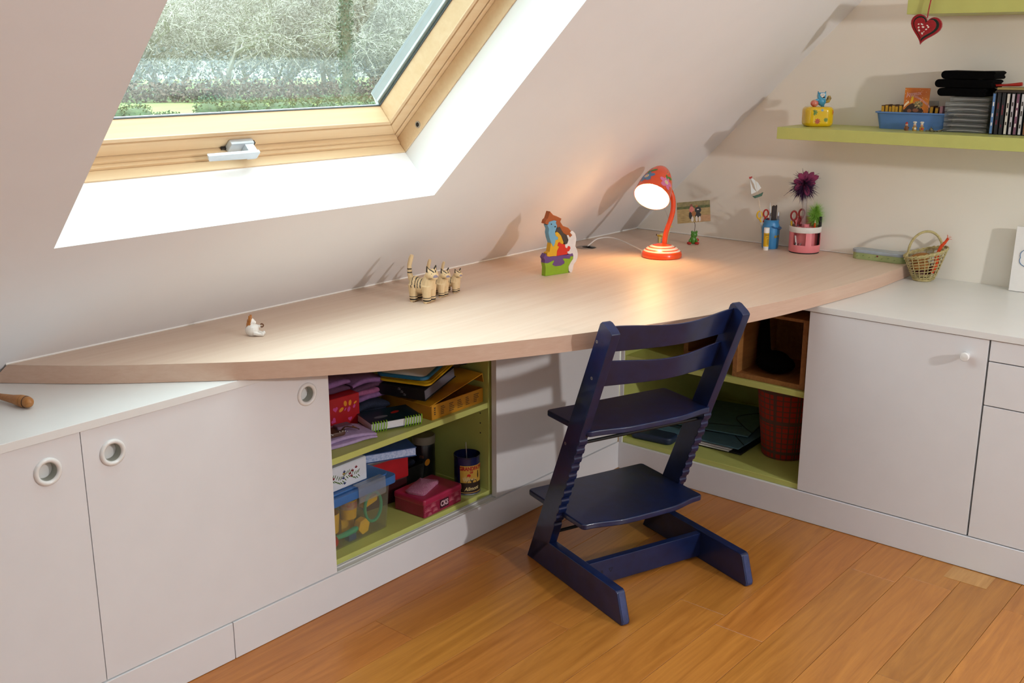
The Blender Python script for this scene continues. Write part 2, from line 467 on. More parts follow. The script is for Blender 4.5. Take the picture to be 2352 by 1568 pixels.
ring(mb, .03, .075, .256, .300, 0, 'rlt'); ring(mb, .075, .080, .262, .308, 1, 'rlt'); ring(mb, .080, .096, .262, .268, 0, 'rlt'); ring(mb, .03, .086, .256, .262, 0, 'b')
mb.build('cladding', [M_alu, M_rim2], win, world=True, bevel=.001, seg=1)
M_glass = clear('window_glass', '#eef5f3', .09, .0)
mb = MB(fn=W)
mb.box(OX0 + .07, OX1 - .07, OS0 + .07, OS1 - .07, .2545, .2585)
mb.build('pane', M_glass, win, world=True, smooth=0)
# screw in the right jamb
S_ = MB(M=Matrix.Identity(4))
mb = MB(fn=W)
c = (OX1 - .0125, .512, .188)
mb.lathe([(.0095, 0), (.0095, .0012), (.0060, .0014), (.0055, .0004), (0, .0004)], 20, Matrix.Translation((OX1 - .0045, .531, .174)) @ Matrix.Rotation(-PI / 2, 4, 'Y'), [0, 0, 1, 1])
mb.build('screw', [M_metal, M_dark], win, world=True)
# lever handle on the bottom rail
hx = -2.045
mb = MB(fn=W); mb.box(hx - .034, hx + .034, .458, .488, .188, .205)
hnd = mb.build('handle', M_handle, win, world=True, bevel=.004, seg=2)
hnd['label'] = 'grey metal window handle'
mb = MB(fn=W); mb.box(hx + .004, hx + .03, .462, .486, .158, .189)
mb.add([(hx - .108, .470, .156), (hx + .031, .466, .156), (hx + .031, .490, .156), (hx - .118, .490, .156), (hx - .108, .472, .166), (hx + .031, .468, .166), (hx + .031, .490, .166), (hx - .118, .490, .166)],
       [(0, 1, 2, 3), (4, 7, 6, 5), (0, 4, 5, 1), (1, 5, 6, 2), (2, 6, 7, 3), (3, 7, 4, 0)])
mb.build('lever', M_handle, hnd, world=True, bevel=.0025, seg=2)
mb = MB(fn=W); mb.tube([(hx + .036, .484, .198), (hx + .042, .478, .196), (hx + .043, .468, .197)], .0018, 6); mb.box(hx - .046, hx - .03, .459, .464, .197, .2035)
mb.build('catch', M_dark, hnd, world=True)
# portal guides the daylight through the opening
pc = Vector(W((-2.04, 1.05, .36))); pt = Vector(W((-2.04, 1.05, -1)))
area('window_portal', pc, pt, 1.12, 1.24, 1, (1, 1, 1), portal=True)

# ---------------------------------------------------------------- cabinets, left
DL = -.382
M_track = mat('white_track', '#d3d3d1', .35, .02, 20)
unit = thing('sliding_door_cabinet', 'low white built-in cabinet with three sliding doors under the slope', 'cabinet', (-2.0, -.36, 0))
mb = MB()
mb.box(-3.40, -.66, -.012, .0, .1, .675, 0)                 # back
mb.box(-3.40, -.66, -.352, -.0, .098, .117, 0)              # bottom board
mb.box(-1.312, -1.297, -.352, -.01, .117, .675, 0)          # divider
mb.box(-2.085, -2.070, -.352, -.01, .117, .675, 0)
mb.box(-3.40, -3.38, -.352, -.01, .117, .675, 0); mb.box(-.675, -.66, -.352, -.01, .117, .675, 0)
mb.build('carcass', M_green, unit, world=True, bevel=.0008, seg=1)
mb = MB(); mb.box(-2.069, -1.3125, -.350, -.012, .385, .403)
mb.build('shelf', M_green, unit, world=True, bevel=.0008, seg=1)
for zz in (.362, .330, .298):
    mb = MB(); mb.lathe([(.0024, 0), (.0024, .0006), (0, .0006)], 8, Matrix.Translation((-1.3118, -.318, zz)) @ Matrix.Rotation(-PI / 2, 4, 'Y'))
    mb.build('pin_hole', M_dark, unit, world=True)
mb = MB(); mb.box(-3.4, -.655, -.378, -.352, .092, .099); mb.box(-3.4, -.655, -.3625, -.3605, .099, .1035); mb.box(-3.4, -.655, -.3545, -.3525, .099, .1025)
mb.build('track', M_track, unit, world=True, bevel=.0005, seg=1)


def sliding_leaf(x0, x1, pulls, pz=.612):
    """Sliding door leaf, a round hole cut for each recessed ring pull."""
    z0, z1 = .1005, .6755; R0 = .0245; n = 28; q4 = n // 4
    y0, y1 = DL, DL + .019
    cuts = [x0] + [(a + b) / 2 for a, b in zip(pulls[:-1], pulls[1:])] + [x1]
    mb = MB()
    for i_, px in enumerate(pulls):
        a_, b_ = cuts[i_], cuts[i_ + 1]
        vs = [(px + R0 * math.cos(2 * PI * i / n), yy, pz + R0 * math.sin(2 * PI * i / n)) for yy in (y0, y1) for i in range(n)]
        k = len(vs)
        vs += [(cx_, yy, cz_) for yy in (y0, y1) for cx_, cz_ in ((a_, z0), (b_, z0), (b_, z1), (a_, z1))]
        fs = [(i, (i + 1) % n, n + (i + 1) % n, n + i) for i in range(n)]
        for side, off in ((0, 0), (1, n)):
            c0 = k + side * 4
            for qd in range(4):
                rg = [off + (qd * q4 + j) % n for j in range(q4 + 1)]
                ci = c0 + (2, 3, 0, 1)[qd]
                fs += [(ci, rg[j], rg[j + 1]) for j in range(q4)]
                fs.append((ci, rg[-1], c0 + (2, 3, 0, 1)[(qd + 1) % 4]))
        fs += [(k, k + 1, k + 5, k + 4), (k + 2, k + 3, k + 7, k + 6)]
        if i_ == 0: fs.append((k + 3, k, k + 4, k + 7))
        if i_ == len(pulls) - 1: fs.append((k + 1, k + 2, k + 6, k + 5))
        mb.add(vs, fs)
    d = mb.build('door', M_white, unit, world=True, smooth=30)
    for px in pulls:
        mb = MB(); Mx = Matrix.Translation((px, DL, pz)) @ Matrix.Rotation(PI / 2, 4, 'X')
        mb.lathe([(.0295, -.0003), (.0293, .0028), (.0268, .0052), (.0235, .0056), (.0205, .0042), (.0190, .001), (.0186, -.0195), (.0, -.0195)], 40, Mx, [0, 0, 0, 0, 0, 1, 0], cap=False)
        mb.build('finger_pull', [M_knob, M_pullshade], d, world=True, smooth=50)


sliding_leaf(-3.36, -2.6165, [-3.28, -2.691]); sliding_leaf(-2.6145, -1.956, [-2.549, -2.026])
mb = MB(); mb.box(-1.3105, -.6555, DL, DL + .020, .1005, .6755)
mb.build('door', M_white, unit, world=True, bevel=.001, seg=2)

mb = MB(); mb.box(-3.42, -.66, -.3865, .046, .6768, .6955)
o = mb.build('worktop', M_counter, bevel=.0012, seg=2); tag(o, 'white laminate worktop running under the wooden desk along the slope', 'worktop')

# kickboards
mb = MB()
mb.box(-3.4, -2.289, -.386, -.37, 0.001, .0975); mb.box(-2.287, -.652, -.386, -.37, 0.001, .0975)
mb.box(-3.4, -.655, -.37, -.02, .001, .09)
struct('baseboard_left', mb, M_white, 'white kickboard below the sliding door cabinet', 'baseboard', bevel=.0015, seg=2)
mb = MB(); mb.box(-.655, -.640, -3.0, -.3865, 0.001, .0965)
mb.box(-.64, -.02, -3.0, -.39, .001, .09)
struct('baseboard_right', mb, M_white, 'white kickboard below the gable cabinets', 'baseboard', bevel=.0015, seg=2)

# ---------------------------------------------------------------- cabinets, right
DR = -.651
open_u = thing('open_shelf_unit', 'lime green open shelf unit under the desk corner', 'shelf unit', (-.35, -.72, 0))
mb = MB()
mb.box(-.645, -.004, -1.062, -.398, .097, .115); mb.box(-.645, -.004, -.398, -.386, .097, .674); mb.box(-.630, -.004, -1.077, -1.0635, .097, .674); mb.box(-.016, -.004, -1.064, -.39, .1, .674)
mb.build('carcass', M_green, open_u, world=True, bevel=.0008, seg=1)
mb = MB(); mb.box(-.642, -.016, -1.062, -.3985, .397, .416)
mb.build('shelf', M_green, open_u, world=True, bevel=.0008, seg=1)
mb = MB(); mb.box(-.6515, -.645, -.396, -.3835, .097, .674)
mb.build('side_edge', M_white, open_u, world=True, smooth=0)

dc = thing('door_cabinet', 'white single door cabinet with a round knob on the gable side', 'cabinet', (-.35, -1.32, 0))
mb = MB(); mb.box(-.631, -.004, -1.578, -1.0785, .098, .675)
mb.build('body', M_white, dc, world=True, smooth=0)
mb = MB(); mb.box(-.651, -.632, -1.5805, -1.0625, .0995, .6750)
dr = mb.build('door', M_white, dc, world=True, bevel=.001, seg=2)
mb = MB(); mb.lathe([(.0, -.001), (.007, -.001), (.0065, .008), (.0085, .012), (.0125, .017), (.0125, .025), (.0105, .028), (.0, .029)], 24, Matrix.Translation((-.651, -1.528, .623)) @ Matrix.Rotation(-PI / 2, 4, 'Y'))
mb.build('knob', M_knob, dr, world=True)

ds = thing('drawer_unit', 'white drawer unit at the end of the gable cabinets', 'cabinet', (-.35, -2.05, 0))
mb = MB(); mb.box(-.631, -.004, -2.52, -1.584, .098, .675)
mb.build('body', M_white, ds, world=True, smooth=0)
for za, zb_ in ((.6175, .675), (.4920, .6145), (.0995, .489)):
    mb = MB(); mb.box(-.651, -.632, -2.516, -1.5855, za, zb_); f_ = mb.build('drawer_front', M_white, ds, world=True, bevel=.001, seg=2)
    mb = MB(); mb.lathe([(.0, -.001), (.007, -.001), (.0065, .008), (.0085, .012), (.0125, .017), (.0125, .025), (.0105, .028), (.0, .029)], 20, Matrix.Translation((-.651, -2.05, (za + zb_) / 2)) @ Matrix.Rotation(-PI / 2, 4, 'Y'))
    mb.build('knob', M_knob, f_, world=True)
mb = MB(); mb.box(-.655, -.001, -2.54, -1.028, .6765, .6955)
o = mb.build('worktop', M_counter, bevel=.0012, seg=2); tag(o, 'white laminate worktop along the gable wall beside the basket', 'worktop')

# ---------------------------------------------------------------- desk
curve = spline([(-2.578, -.004, 0), (-2.462, -.152, 0), (-2.330, -.288, 0), (-2.188, -.422, 0), (-2.03, -.545, 0), (-1.852, -.658, 0), (-1.70, -.742, 0), (-1.53, -.828, 0), (-1.25, -.943, 0), (-.965, -1.030, 0), (-.71, -1.080, 0), (-.36, -1.124, 0), (-.12, -1.131, 0), (-.003, -1.132, 0)], 5)
poly = [(p.x, p.y) for p in curve] + [(-.003, -.004)]
desk = thing('desk', 'curved beech desktop spanning the corner under the roof window', 'desk', (-1.1, -.4, .6965))
mb = MB(); n = len(poly)
low = list(poly); low[0] = (-2.606, .030); low[-1] = (-.003, .036); low.insert(1, poly[0])
top = [poly[0], (poly[0][0] + .004, poly[0][1] - .004)] + list(poly[1:]); n = len(low)
mb.add([(x, y, .6965) for x, y in low] + [(x, y, .7392) for x, y in top], [tuple(range(n))[::-1], tuple(range(n, 2 * n))] + [(i, (i + 1) % n, n + (i + 1) % n, n + i) for i in range(n)])
mb.build('edge_board', M_deskedge, desk, world=True, smooth=25)
mb = MB(); mb.prism(poly, .7394, .7400)
mb.build('desktop', M_desk, desk, world=True, smooth=25)
M_seam = mat('edge_seam', '#6d5442', .6, .05, 30)
mb = MB(); mb.prism([(p.x * .99995, p.y) for p in curve] + [(-.004, -.005)], .7390, .73955)
mb.build('edge_seam', M_seam, desk, world=True, smooth=0)
M_grom = mat('grommet_plastic', '#8f887f', .4, .03, 30)
mb = MB(M=Matrix.Translation((-.492, -.109, .74)))
mb.lathe([(.036, -.002), (.036, .0012), (.033, .002), (.001, .002)], 32, None, 0)
gr = mb.build('cable_grommet', M_grom, desk, world=True)
mb = MB(M=Matrix.Translation((-.492, -.112, .7423)))
mb.lathe([(.016, -.0002), (.016, .0003), (.0, .0003)], 20); mb.box(-.013, .013, -.036, 0, -.0001, .0003)
mb.build('cable_slot', M_pureblack, gr, world=True)

# ---------------------------------------------------------------- chair
chair = thing('step_chair', 'dark blue wooden step chair with curved back slats pulled up to the desk', 'chair', (-1.398, -.577, 0), math.atan2(-.339, .941))
# local axes: x across the chair, -y towards its back; (u = distance back)


def U(poly): return [(-u, z) for u, z in poly]


def post_profile():
    p = [(-.004, 0), (.028, .0), (.118, .088)]
    d = Vector((.397 - .118, .757 - .088)).normalized(); n_ = Vector((-d.y, d.x))     # up the post, towards its front
    L_ = math.hypot(.397 - .118, .757 - .088)
    t = .055
    for i in range(11):                              # rack of slots along the rear edge
        for dt, dn in ((0, 0), (.014, 0), (.017, .004), (.027, .004)):
            q_ = Vector((.118, .088)) + d * (t + dt) + n_ * dn; p.append((q_.x, q_.y))
        t += .031
    q_ = Vector((.118, .088)) + d * (L_ - .012); p.append((q_.x, q_.y))
    p += [(.3965, .7585), (.388, .7665), (.362, .7815), (.352, .7835), (.344, .7775)]
    return p


for i, xx in enumerate((0.0, .422)):
    mb = MB(); mb.prism(U(post_profile()), xx, xx + .027, 'x')
    mb.build('post', M_navy, chair, bevel=.0035, seg=2, smooth=35)
    mb = MB(); mb.prism(U([(-.004, 0), (.468, 0), (.470, .012), (.446, .084), (.438, .089), (.10, .089), (.03, .07)]), xx, xx + .027, 'x')
    rn = mb.build('runner', M_navy, chair, bevel=.0035, seg=2, smooth=35)
    mb = MB(M=Matrix.Identity(4)); mb.prism(U([(.4685, .001), (.4715, .012), (.4475, .084), (.445, .083), (.4665, .012)]), xx + .004, xx + .023, 'x')
    mb.build('worn_tip', M_navyworn, rn, bevel=.001, seg=1)
    for (u_, z_) in ((.333, .728), (.313, .627), (.195, .413)):
        mb = MB(); mb.lathe([(.0045, 0), (.0045, .0006), (.002, .0006), (.0018, -.001), (0, -.001)], 10, Matrix.Translation((xx if i == 0 else xx + .027, -u_, z_)) @ Matrix.Rotation((-1 if i == 0 else 1) * PI / 2, 4, 'Y'))
        mb.build('screw', M_metal, chair)


def plate(u0, u1, bulge, z, w0=.018, w1=.432, notch=None):
    """Seat or foot board: straight front, rounded corners, rear edge bowed outwards in the middle."""
    p = []; r = .012
    for a in range(5): aa = PI + PI / 2 * a / 4; p.append((w0 + r + r * math.cos(aa), u0 + r + r * math.sin(aa)))
    for a in range(5): aa = 1.5 * PI + PI / 2 * a / 4; p.append((w1 - r + r * math.cos(aa), u0 + r + r * math.sin(aa)))
    for a in range(4): aa = PI / 2 * a / 3; p.append((w1 - r + r * math.cos(aa), u1 - r + r * math.sin(aa)))
    for i in range(1, 20):
        t = i / 20; e = min(1, t / .3, (1 - t) / .3); e = e * e * (3 - 2 * e)
        p.append((w1 - r - (w1 - w0 - 2 * r) * t, u1 + bulge * e * (.75 + .25 * math.sin(PI * t))))
    for a in range(4): aa = PI / 2 + PI / 2 * a / 3; p.append((w0 + r + r * math.cos(aa), u1 - r + r * math.sin(aa)))
    return [(x, -u) for x, u in p]


mb = MB(); mb.prism(plate(.066, .279, .020, 0), .451, .468)
mb.build('seat', M_navy, chair, bevel=.004, seg=3, smooth=35)
mb = MB(); mb.prism(plate(-.030, .262, .024, 0), .179, .196)
mb.build('footplate', M_navy, chair, bevel=.004, seg=3, smooth=35)
# worn print on the seat
mb = MB(); mb.tube([(.075, -.105, .4683), (.085, -.112, .4683), (.10, -.112, .4683), (.105, -.104, .4683), (.09, -.1, .4683), (.08, -.105, .4683)], .0012, 4, flat=.2); mb.tube([(.112, -.109, .4683), (.135, -.105, .4683)], .001, 4, flat=.2)
mb.build('worn_mark', mat('worn_silver_print', '#5a6474', .5, .3, 300), chair)


def slat(z0, z1, bul):
    n = 24; vs = []; th = .0085
    for i in range(n + 1):
        t = i / n; w = .012 + (.437 - .012) * t
        e = math.sin(PI * t) ** 2 * .55 + math.sin(PI * t) * .45
        for z in (z0, z1):
            zc = z + (.004 * math.cos(2 * PI * t) if z == z1 else -.004 * math.cos(2 * PI * t) * .5)
            u = .352 + (zc - .765) * .415 + bul * e
            for d in (-th / 2, th / 2):
                vs.append((w, -(u + d), zc))
    fs = []
    for i in range(n):
        a, b = i * 4, i * 4 + 4
        fs += [(a, b, b + 2, a + 2), (a + 1, a + 3, b + 3, b + 1), (a, a + 1, b + 1, b), (a + 2, b + 2, b + 3, a + 3)]
    fs += [(0, 2, 3, 1), (n * 4, n * 4 + 1, n * 4 + 3, n * 4 + 2)]
    return MB().add(vs, fs)


for z0, z1 in ((.696, .766), (.592, .664)):
    slat(z0, z1, .043).build('back_slat', M_navy, chair, bevel=.003, seg=2, smooth=50)
mb = MB(); mb.box(.02, .43, -.272, -.250, .010, .082)
xb = mb.build('crossbar', M_navy, chair, bevel=.003, seg=2)
mb = MB()
for cx_ in (.075, .105):
    f_ = lambda x, y, l, cx_=cx_: (cx_ + x, -.2722 - l, .046 + y)
    text(mb, '\u25bd' if cx_ > .09 else '8', .017, f_, 0, .0003)
mb.build('stamp', M_pureblack, xb)
for z_, u_ in ((.421, .232), (.116, .112)):
    mb = MB(); mb.tube([(.013, -u_, z_), (.436, -u_, z_)], .0048, 10); mb.build('rod', M_pureblack, chair)

# ---------------------------------------------------------------- wall shelves
shelf_lo = MB().box(-.25, -.0005, -2.2, -.718, 1.1475, 1.1863).build('wall_shelf', M_green, bevel=.0006, seg=1)
tag(shelf_lo, 'long lime green shelf holding the money box and discs', 'shelf', 'lime green wall shelves')
shelf_up = MB().box(-.25, -.0005, -2.2, -1.122, 1.5402, 1.582).build('wall_shelf', M_green, bevel=.0006, seg=1)
tag(shelf_up, 'upper lime green shelf with the felt heart hanging from it', 'shelf', 'lime green wall shelves')

# ---------------------------------------------------------------- desk lamp
M_orange = mat('orange_enamel', '#ee4f14', .22, .05, 18, coat=.5)
M_cream = mat('cream_enamel', '#f0ddd2', .3, .03, 30, coat=.3)
LX, LY = -.470, -.420
lamp = thing('desk_lamp', 'orange painted desk lamp with floral shade, switched on', 'lamp', (LX, LY, .74))
prof = [(.0, 0), (.068, 0), (.070, .003), (.0695, .014), (.066, .022), (.0585, .0285)]
rings_ = []
mb = MB()
P_ = [(.0, .0), (.0680, .0), (.0700, .003), (.0698, .012), (.0672, .0190), (.0640, .0225), (.0590, .0272), (.0555, .0300), (.0475, .0352), (.0435, .0376), (.034, .0418), (.029, .0436), (.012, .0468), (.0, .0475)]
mi_ = [0, 0, 0, 0, 1, 0, 0, 1, 0, 1, 0, 0, 0]
mi_ = [0, 0, 0, 0, 0, 1, 0, 1, 0, 1, 0, 0, 0]
mb.lathe(P_, 48, None, mi_)
mb.build('base', [M_orange, M_cream], lamp, smooth=60)
Rc = Vector((.6436, -.7653, 0)); Ac = Vector((.765, .644, 0)); Zc = Vector((0, 0, 1))
axis_n = (-.52 * Fv - .857 * .40 * Rv - .857 * .916 * Uv).normalized()     # direction the shade opens to
oc = Vector((-.537, -.414, .955)) - Vector((LX, LY, .74))                          # centre of the opening, local
apex = oc - axis_n * .140
neck = spline([(0.005, -.006, .046), (.008, -.009, .085), (.0175, -.0195, .13), (.022, -.025, .165), (.021, -.023, .205), (.010, -.010, .245)], 6)
mb = MB(); mb.tube(neck, .0088, 12); mb.build('neck', M_orange, lamp)
q_ = axis_n.to_track_quat('Z', 'Y').to_matrix().to_4x4()
SM = Matrix.Translation(oc) @ q_         # local: opening plane z=0, apex at z=-.14


def shade_r(h):                          # h: 0 at the opening, .14 at the apex
    t = h / .140
    return .063 * max(0, (1 - t ** 2.5)) ** .5 * (1 - .16 * t)


hs = [0, .01, .025, .04, .055, .07, .085, .1, .112, .122, .13, .135, .138, .14]
mb = MB(M=SM)
mb.lathe([(shade_r(h), -h) for h in hs], 48, None, 0, cap=False)
inner = [(max(shade_r(h) - .002, 0), -h + (.0 if h < .12 else .002)) for h in hs]
mb.lathe(inner, 48, None, 1, cap=False)
k0 = [(shade_r(0), 0), (shade_r(0) - .002, 0)]
mb.lathe(k0, 48, None, 0, cap=False)
M_inner = mat('shade_inside_white', '#fffaf0', .6, .01, 20)
shade = mb.build('shade', [M_orange, M_inner], lamp, smooth=60)


def on_shade(a, h, l):
    r = shade_r(h) + l * 2
    return SM @ Vector((r * math.cos(a), r * math.sin(a), -h))


# angle of a point on the shade that faces a given world direction
inv = q_.inverted().to_3x3()


def ang(dirv): v = inv @ dirv; return math.atan2(v.y, v.x)


a_front = ang(-Fv); a_right = ang(Rv)
M_pink = mat('petal_pink', '#e07ba8', .35, .05, 40); M_blue = mat('petal_blue', '#5a83ad', .35, .05, 40)
M_leaf = mat('leaf_green', '#3d8b2e', .35, .08, 40); M_yel = mat('petal_centre_yellow', '#e6c04a', .35, .05, 40)


def shade_flower(a, h, pm, s=1.0, stem=True):
    mb = MB(); f2 = lambda x, y, l: on_shade(a + x / max(shade_r(h + y), .01), h + y, l)
    for i in range(5):
        t = 2 * PI * i / 5 + .3
        disc(mb, f2, .0135 * s * math.cos(t), .0135 * s * math.sin(t), .0115 * s, .0085 * s, 0, .0003, 12, t)
    disc(mb, f2, 0, 0, .0075 * s, .0075 * s, 1, .0006, 14); disc(mb, f2, 0, 0, .005 * s, .005 * s, 2, .0008, 12); disc(mb, f2, 0, 0, .0025 * s, .0025 * s, 1, .001, 10)
    if stem:
        disc(mb, f2, -.012, .034, .013, .006, 3, .0003, 12, -.5); disc(mb, f2, .003, .026, .012, .0035, 3, .0004, 10, 1.3)
        mb.add([f2(.004, .02, .0004), f2(.006, .02, .0004), f2(.0015, .06, .0004), f2(.0, .06, .0004)], [(0, 1, 2, 3)], 3)
    o = mb.build('painted_flower', [pm, M_cream, M_yel, M_leaf], shade, smooth=60)
    return o



da = ((a_right - a_front + PI) % (2 * PI)) - PI
sg = 1 if da > 0 else -1
shade_flower(a_front + sg * .42, .036, M_pink, 1.1)
shade_flower(a_front - sg * .85, .042, M_blue, 1.15)
shade_flower(a_front + sg * 1.9, .034, M_blue, 1.0); shade_flower(a_front + sg * 3.1, .04, M_pink, 1.0)
M_bulb = mat('glowing_bulb', '#fff4e0', .3, .0, 10, emit=('#ffc480', 150.0))
mb = MB(M=SM); mb.ell((0, 0, -.042), (.024, .024, .028), 20); mb.build('bulb', M_bulb, shade)
mb = MB(M=SM); mb.lathe([(.013, -.066), (.013, -.1), (.018, -.102), (.018, -.125)], 16); mb.build('socket', M_wp, shade)
mb = MB(); mb.tube(spline([oc + Rc * .03 + Zc * -.018 + Ac * .01, Vector((.012, -.014, .13)), Vector((-.004, .006, .048))], 6), .0009, 5); mb.build('wire', M_metal, lamp)
M_cord = mat('white_cable', '#ebe8e4', .45, .02, 40)
mb = MB(); cp = spline([(LX - .008, LY + .066, .752), (LX + .02, LY + .10, .750), (-.43, -.27, .757), (-.40, -.19, .766), (-.405, -.145, .770), (-.435, -.118, .765), (-.468, -.110, .750), (-.485, -.112, .7455)], 8)
mb.tube(cp, .0024, 8); mb.box(LX - .011, LX - .001, LY + .058, LY + .078, .744, .757)
mb.build('cord', M_cord, lamp, world=True)

# ---------------------------------------------------------------- carved cats
M_ink = mat('black_ink', '#2a211c', .6, .1, 60); M_gr = mat('pale_eye', '#a9b6b8', .5, .1, 60); M_nose = mat('grey_pink_nose', '#8f7f8c', .5, .1, 60)
cm = MB()                                  # local x = forward, height of ears ~ .104
cm.ell((0, 0, .046), (.034, .0225, .0225), 18)
for x_, w_ in ((-.021, .0125), (.024, .0125)):
    for s_ in (-1, 1):
        cm.tube([(x_, s_ * w_, .05), (x_, s_ * w_, .02), (x_ + .001, s_ * w_, .004), (x_ + .004, s_ * w_, .0)], [.0150, .0122, .0115, .0112], 12)
cm.ell((-.022, 0, .048), (.018, .0215, .025), 16)
HT = Matrix.Translation((.030, 0, 0)) @ Matrix.Rotation(-.42, 4, 'Z') @ Matrix.Translation((-.030, 0, 0))
HI = HT.inverted()
cm.tube([(.020, 0, .046), (.026, 0, .066), (.033, 0, .08)], [.0225, .0195, .0165], 14)
cm.M = HT
cm.ell((.037, 0, .081), (.0180, .0195, .0175), 16); cm.ell((.051, 0, .0765), (.009, .0105, .0090), 12)
for s_ in (-1, 1):
    cm.prism([(s_ * .003, .092), (s_ * .0175, .086), (s_ * .0160, .1085)], .0315, .0375, 'x')
cm.M = None
cm.tube([(-.034, 0, .060), (-.040, 0, .076), (-.041, 0, .1), (-.035, 0, .122), (-.031, 0, .132)], [.0095, .0072, .0062, .0066, .0052], 12)


def cat_pick(c):
    x, y, z = c
    if z < .022 and (.0065 < z < .010 or .0145 < z < .0175): return 1
    if z < .0035 and abs((x * 400) % 1 - .5) < .18 and x > -1: return 1 if (x > .03 or (-.018 < x < -.008)) else 0
    if x < -.03 and z > .068 and (.080 < z < .0835 or .090 < z < .0935): return 1
    if -.026 < x < .012 and .042 < z < .080:
        t = ((x + .026) + (z - .06) * .12) / .0092
        if abs(t % 1 - .5) < .13: return 1
    x, y, z = HI @ Vector(c)
    if z > .0900 and x > .0335:                                    # dark rims round the front of the ears
        a = abs(y)
        seg = lambda p, q: abs((a - p[0]) * (q[1] - p[1]) - (z - p[1]) * (q[0] - p[0])) / math.hypot(q[0] - p[0], q[1] - p[1])
        if min(seg((.004, .092), (.016, .1075)), seg((.0172, .088), (.016, .1075))) < .0019: return 1
    if x > .0555 and z > .0765: return 2
    return 0


cat_me = blob('carved_cat', [M_cat, M_ink, M_nose], cm, .0011, cat_pick, 2)
cat_label = ['largest striped wooden cat with its tail raised, at the near end of the row', 'middle-sized striped wooden cat between the two others', 'smallest striped wooden cat, at the lamp end of the row']
cats = []
for i, (x_, y_, sc_, rz_) in enumerate(((-1.506, -.272, 1.0, -1.36), (-1.425, -.256, .80, -1.40), (-1.362, -.250, .68, -1.25))):
    root = thing('wooden_cat', cat_label[i], 'figurine', (x_, y_, .74), rz_, 'striped wooden cats on the desk')
    root.scale = (sc_, sc_, sc_)
    obj('body', cat_me, root)
    if i == 0:
        mbe = MB(); fw = MB()
        for s_ in (-1, 1):
            mbe.ell(HT @ Vector((.0495, s_ * .0098, .0865)), (.0016, .0016, .0016), 8)
            fw.tube([HT @ Vector((.052, s_ * .008, .0745)), HT @ Vector((.044, s_ * .0175, .0735))], .0005, 4); fw.tube([HT @ Vector((.052, s_ * .008, .073)), HT @ Vector((.044, s_ * .0172, .0705))], .0005, 4)
        em = mbe.mesh('eyes', M_ink); wm = fw.mesh('whiskers', M_ink)
    obj('eye', em, root); obj('whisker', wm, root)
    cats.append(root)

# small seated cat figurine on the left
M_porc = mat('porcelain_white', '#e9e4de', .25, .03, 40, coat=.4); M_ginger = mat('ginger_glaze', '#b8722a', .3, .15, 120, coat=.4); M_brown = mat('brown_glaze', '#6b4023', .4, .15, 120)
sm_ = MB()
sm_.ell((0, 0, .015), (.0175, .0155, .0165), 16); sm_.ell((-.004, 0, .028), (.010, .0105, .012), 14); sm_.ell((-.002, 0, .037), (.0100, .0105, .0095), 14); sm_.ell((.007, 0, .0345), (.0045, .0055, .005), 10)
for s_ in (-1, 1):
    sm_.prism([(s_ * .002, .043), (s_ * .010, .041), (s_ * .0068, .0535)], -.006, .0, 'x')
    sm_.tube([(.006, s_ * .009, .009), (.018, s_ * .008, .006), (.027, s_ * .007, .0045)], [.0065, .0048, .004], 10); sm_.ell((.028, s_ * .007, .006), (.0042, .0042, .0055), 10)
sm_.tube([(.006, .005, .026), (.014, .003, .024), (.022, .001, .0235)], [.0045, .0038, .0035], 10)
me_ = blob('seated_cat', [M_porc, M_ginger, M_brown], sm_, .0011, lambda c: 1 if (c.z > .026 + .004 * math.sin(c.y * 400) and c.x < .0012 + (c.z - .04) * .25) else 0, 2)
root = thing('cat_figurine', 'tiny white and ginger porcelain cat sitting alone near the desk tip', 'figurine', (-2.057, -.218, .74), -.87)
obj('body', me_, root)
mb = MB(); mb.tube(spline([(.020, .001, .024), (.026, .001, .0225), (.029, .001, .027), (.0255, .001, .0305), (.022, .001, .029)], 5), .0017, 7); mb.build('held_toy', M_brown, root)

# ---------------------------------------------------------------- wooden puzzle
pz = {}
pz['green'] = ('#8fb31c', [(255, 1485), (780, 1385), (775, 1300), (780, 1250), (830, 1150), (880, 1080), (880, 1025), (830, 1020), (800, 1080), (650, 1080), (650, 1110), (690, 1150), (680, 1190), (600, 1240), (480, 1260), (410, 1230), (455, 1150), (440, 1135), (310, 1205), (240, 1205), (262, 1300)])
pz['purple'] = ('#6a4484', [(240, 1205), (310, 1205), (440, 1135), (455, 1150), (410, 1230), (480, 1260), (600, 1240), (680, 1190), (690, 1150), (650, 1110), (650, 1080), (800, 1080), (830, 1020), (880, 1025), (870, 960), (840, 960), (750, 1000), (640, 1010), (505, 1040), (440, 1045), (380, 1065), (340, 1065), (290, 1055), (262, 1000), (215, 1090), (245, 1140)])
pz['yellow'] = ('#e8ae12', [(380, 770), (430, 850), (465, 780), (480, 700), (530, 690), (535, 640), (480, 610), (465, 550), (510, 525), (550, 550), (600, 600), (660, 740), (655, 775), (600, 770), (575, 740), (540, 750), (520, 820), (560, 840), (515, 930), (505, 1040), (440, 1045), (340, 1065), (290, 1055), (298, 985), (350, 955)])
pz['red'] = ('#dd2a0f', [(505, 1040), (515, 930), (560, 840), (520, 820), (540, 750), (575, 740), (600, 770), (655, 775), (695, 780), (700, 840), (740, 860), (760, 810), (800, 810), (820, 850), (790, 915), (745, 930), (755, 985), (640, 1010)])
pz['dark'] = ('#463730', [(470, 525), (510, 440), (570, 415), (610, 480), (650, 540), (730, 580), (770, 680), (745, 760), (700, 775), (660, 740), (600, 600), (550, 550), (510, 525)])
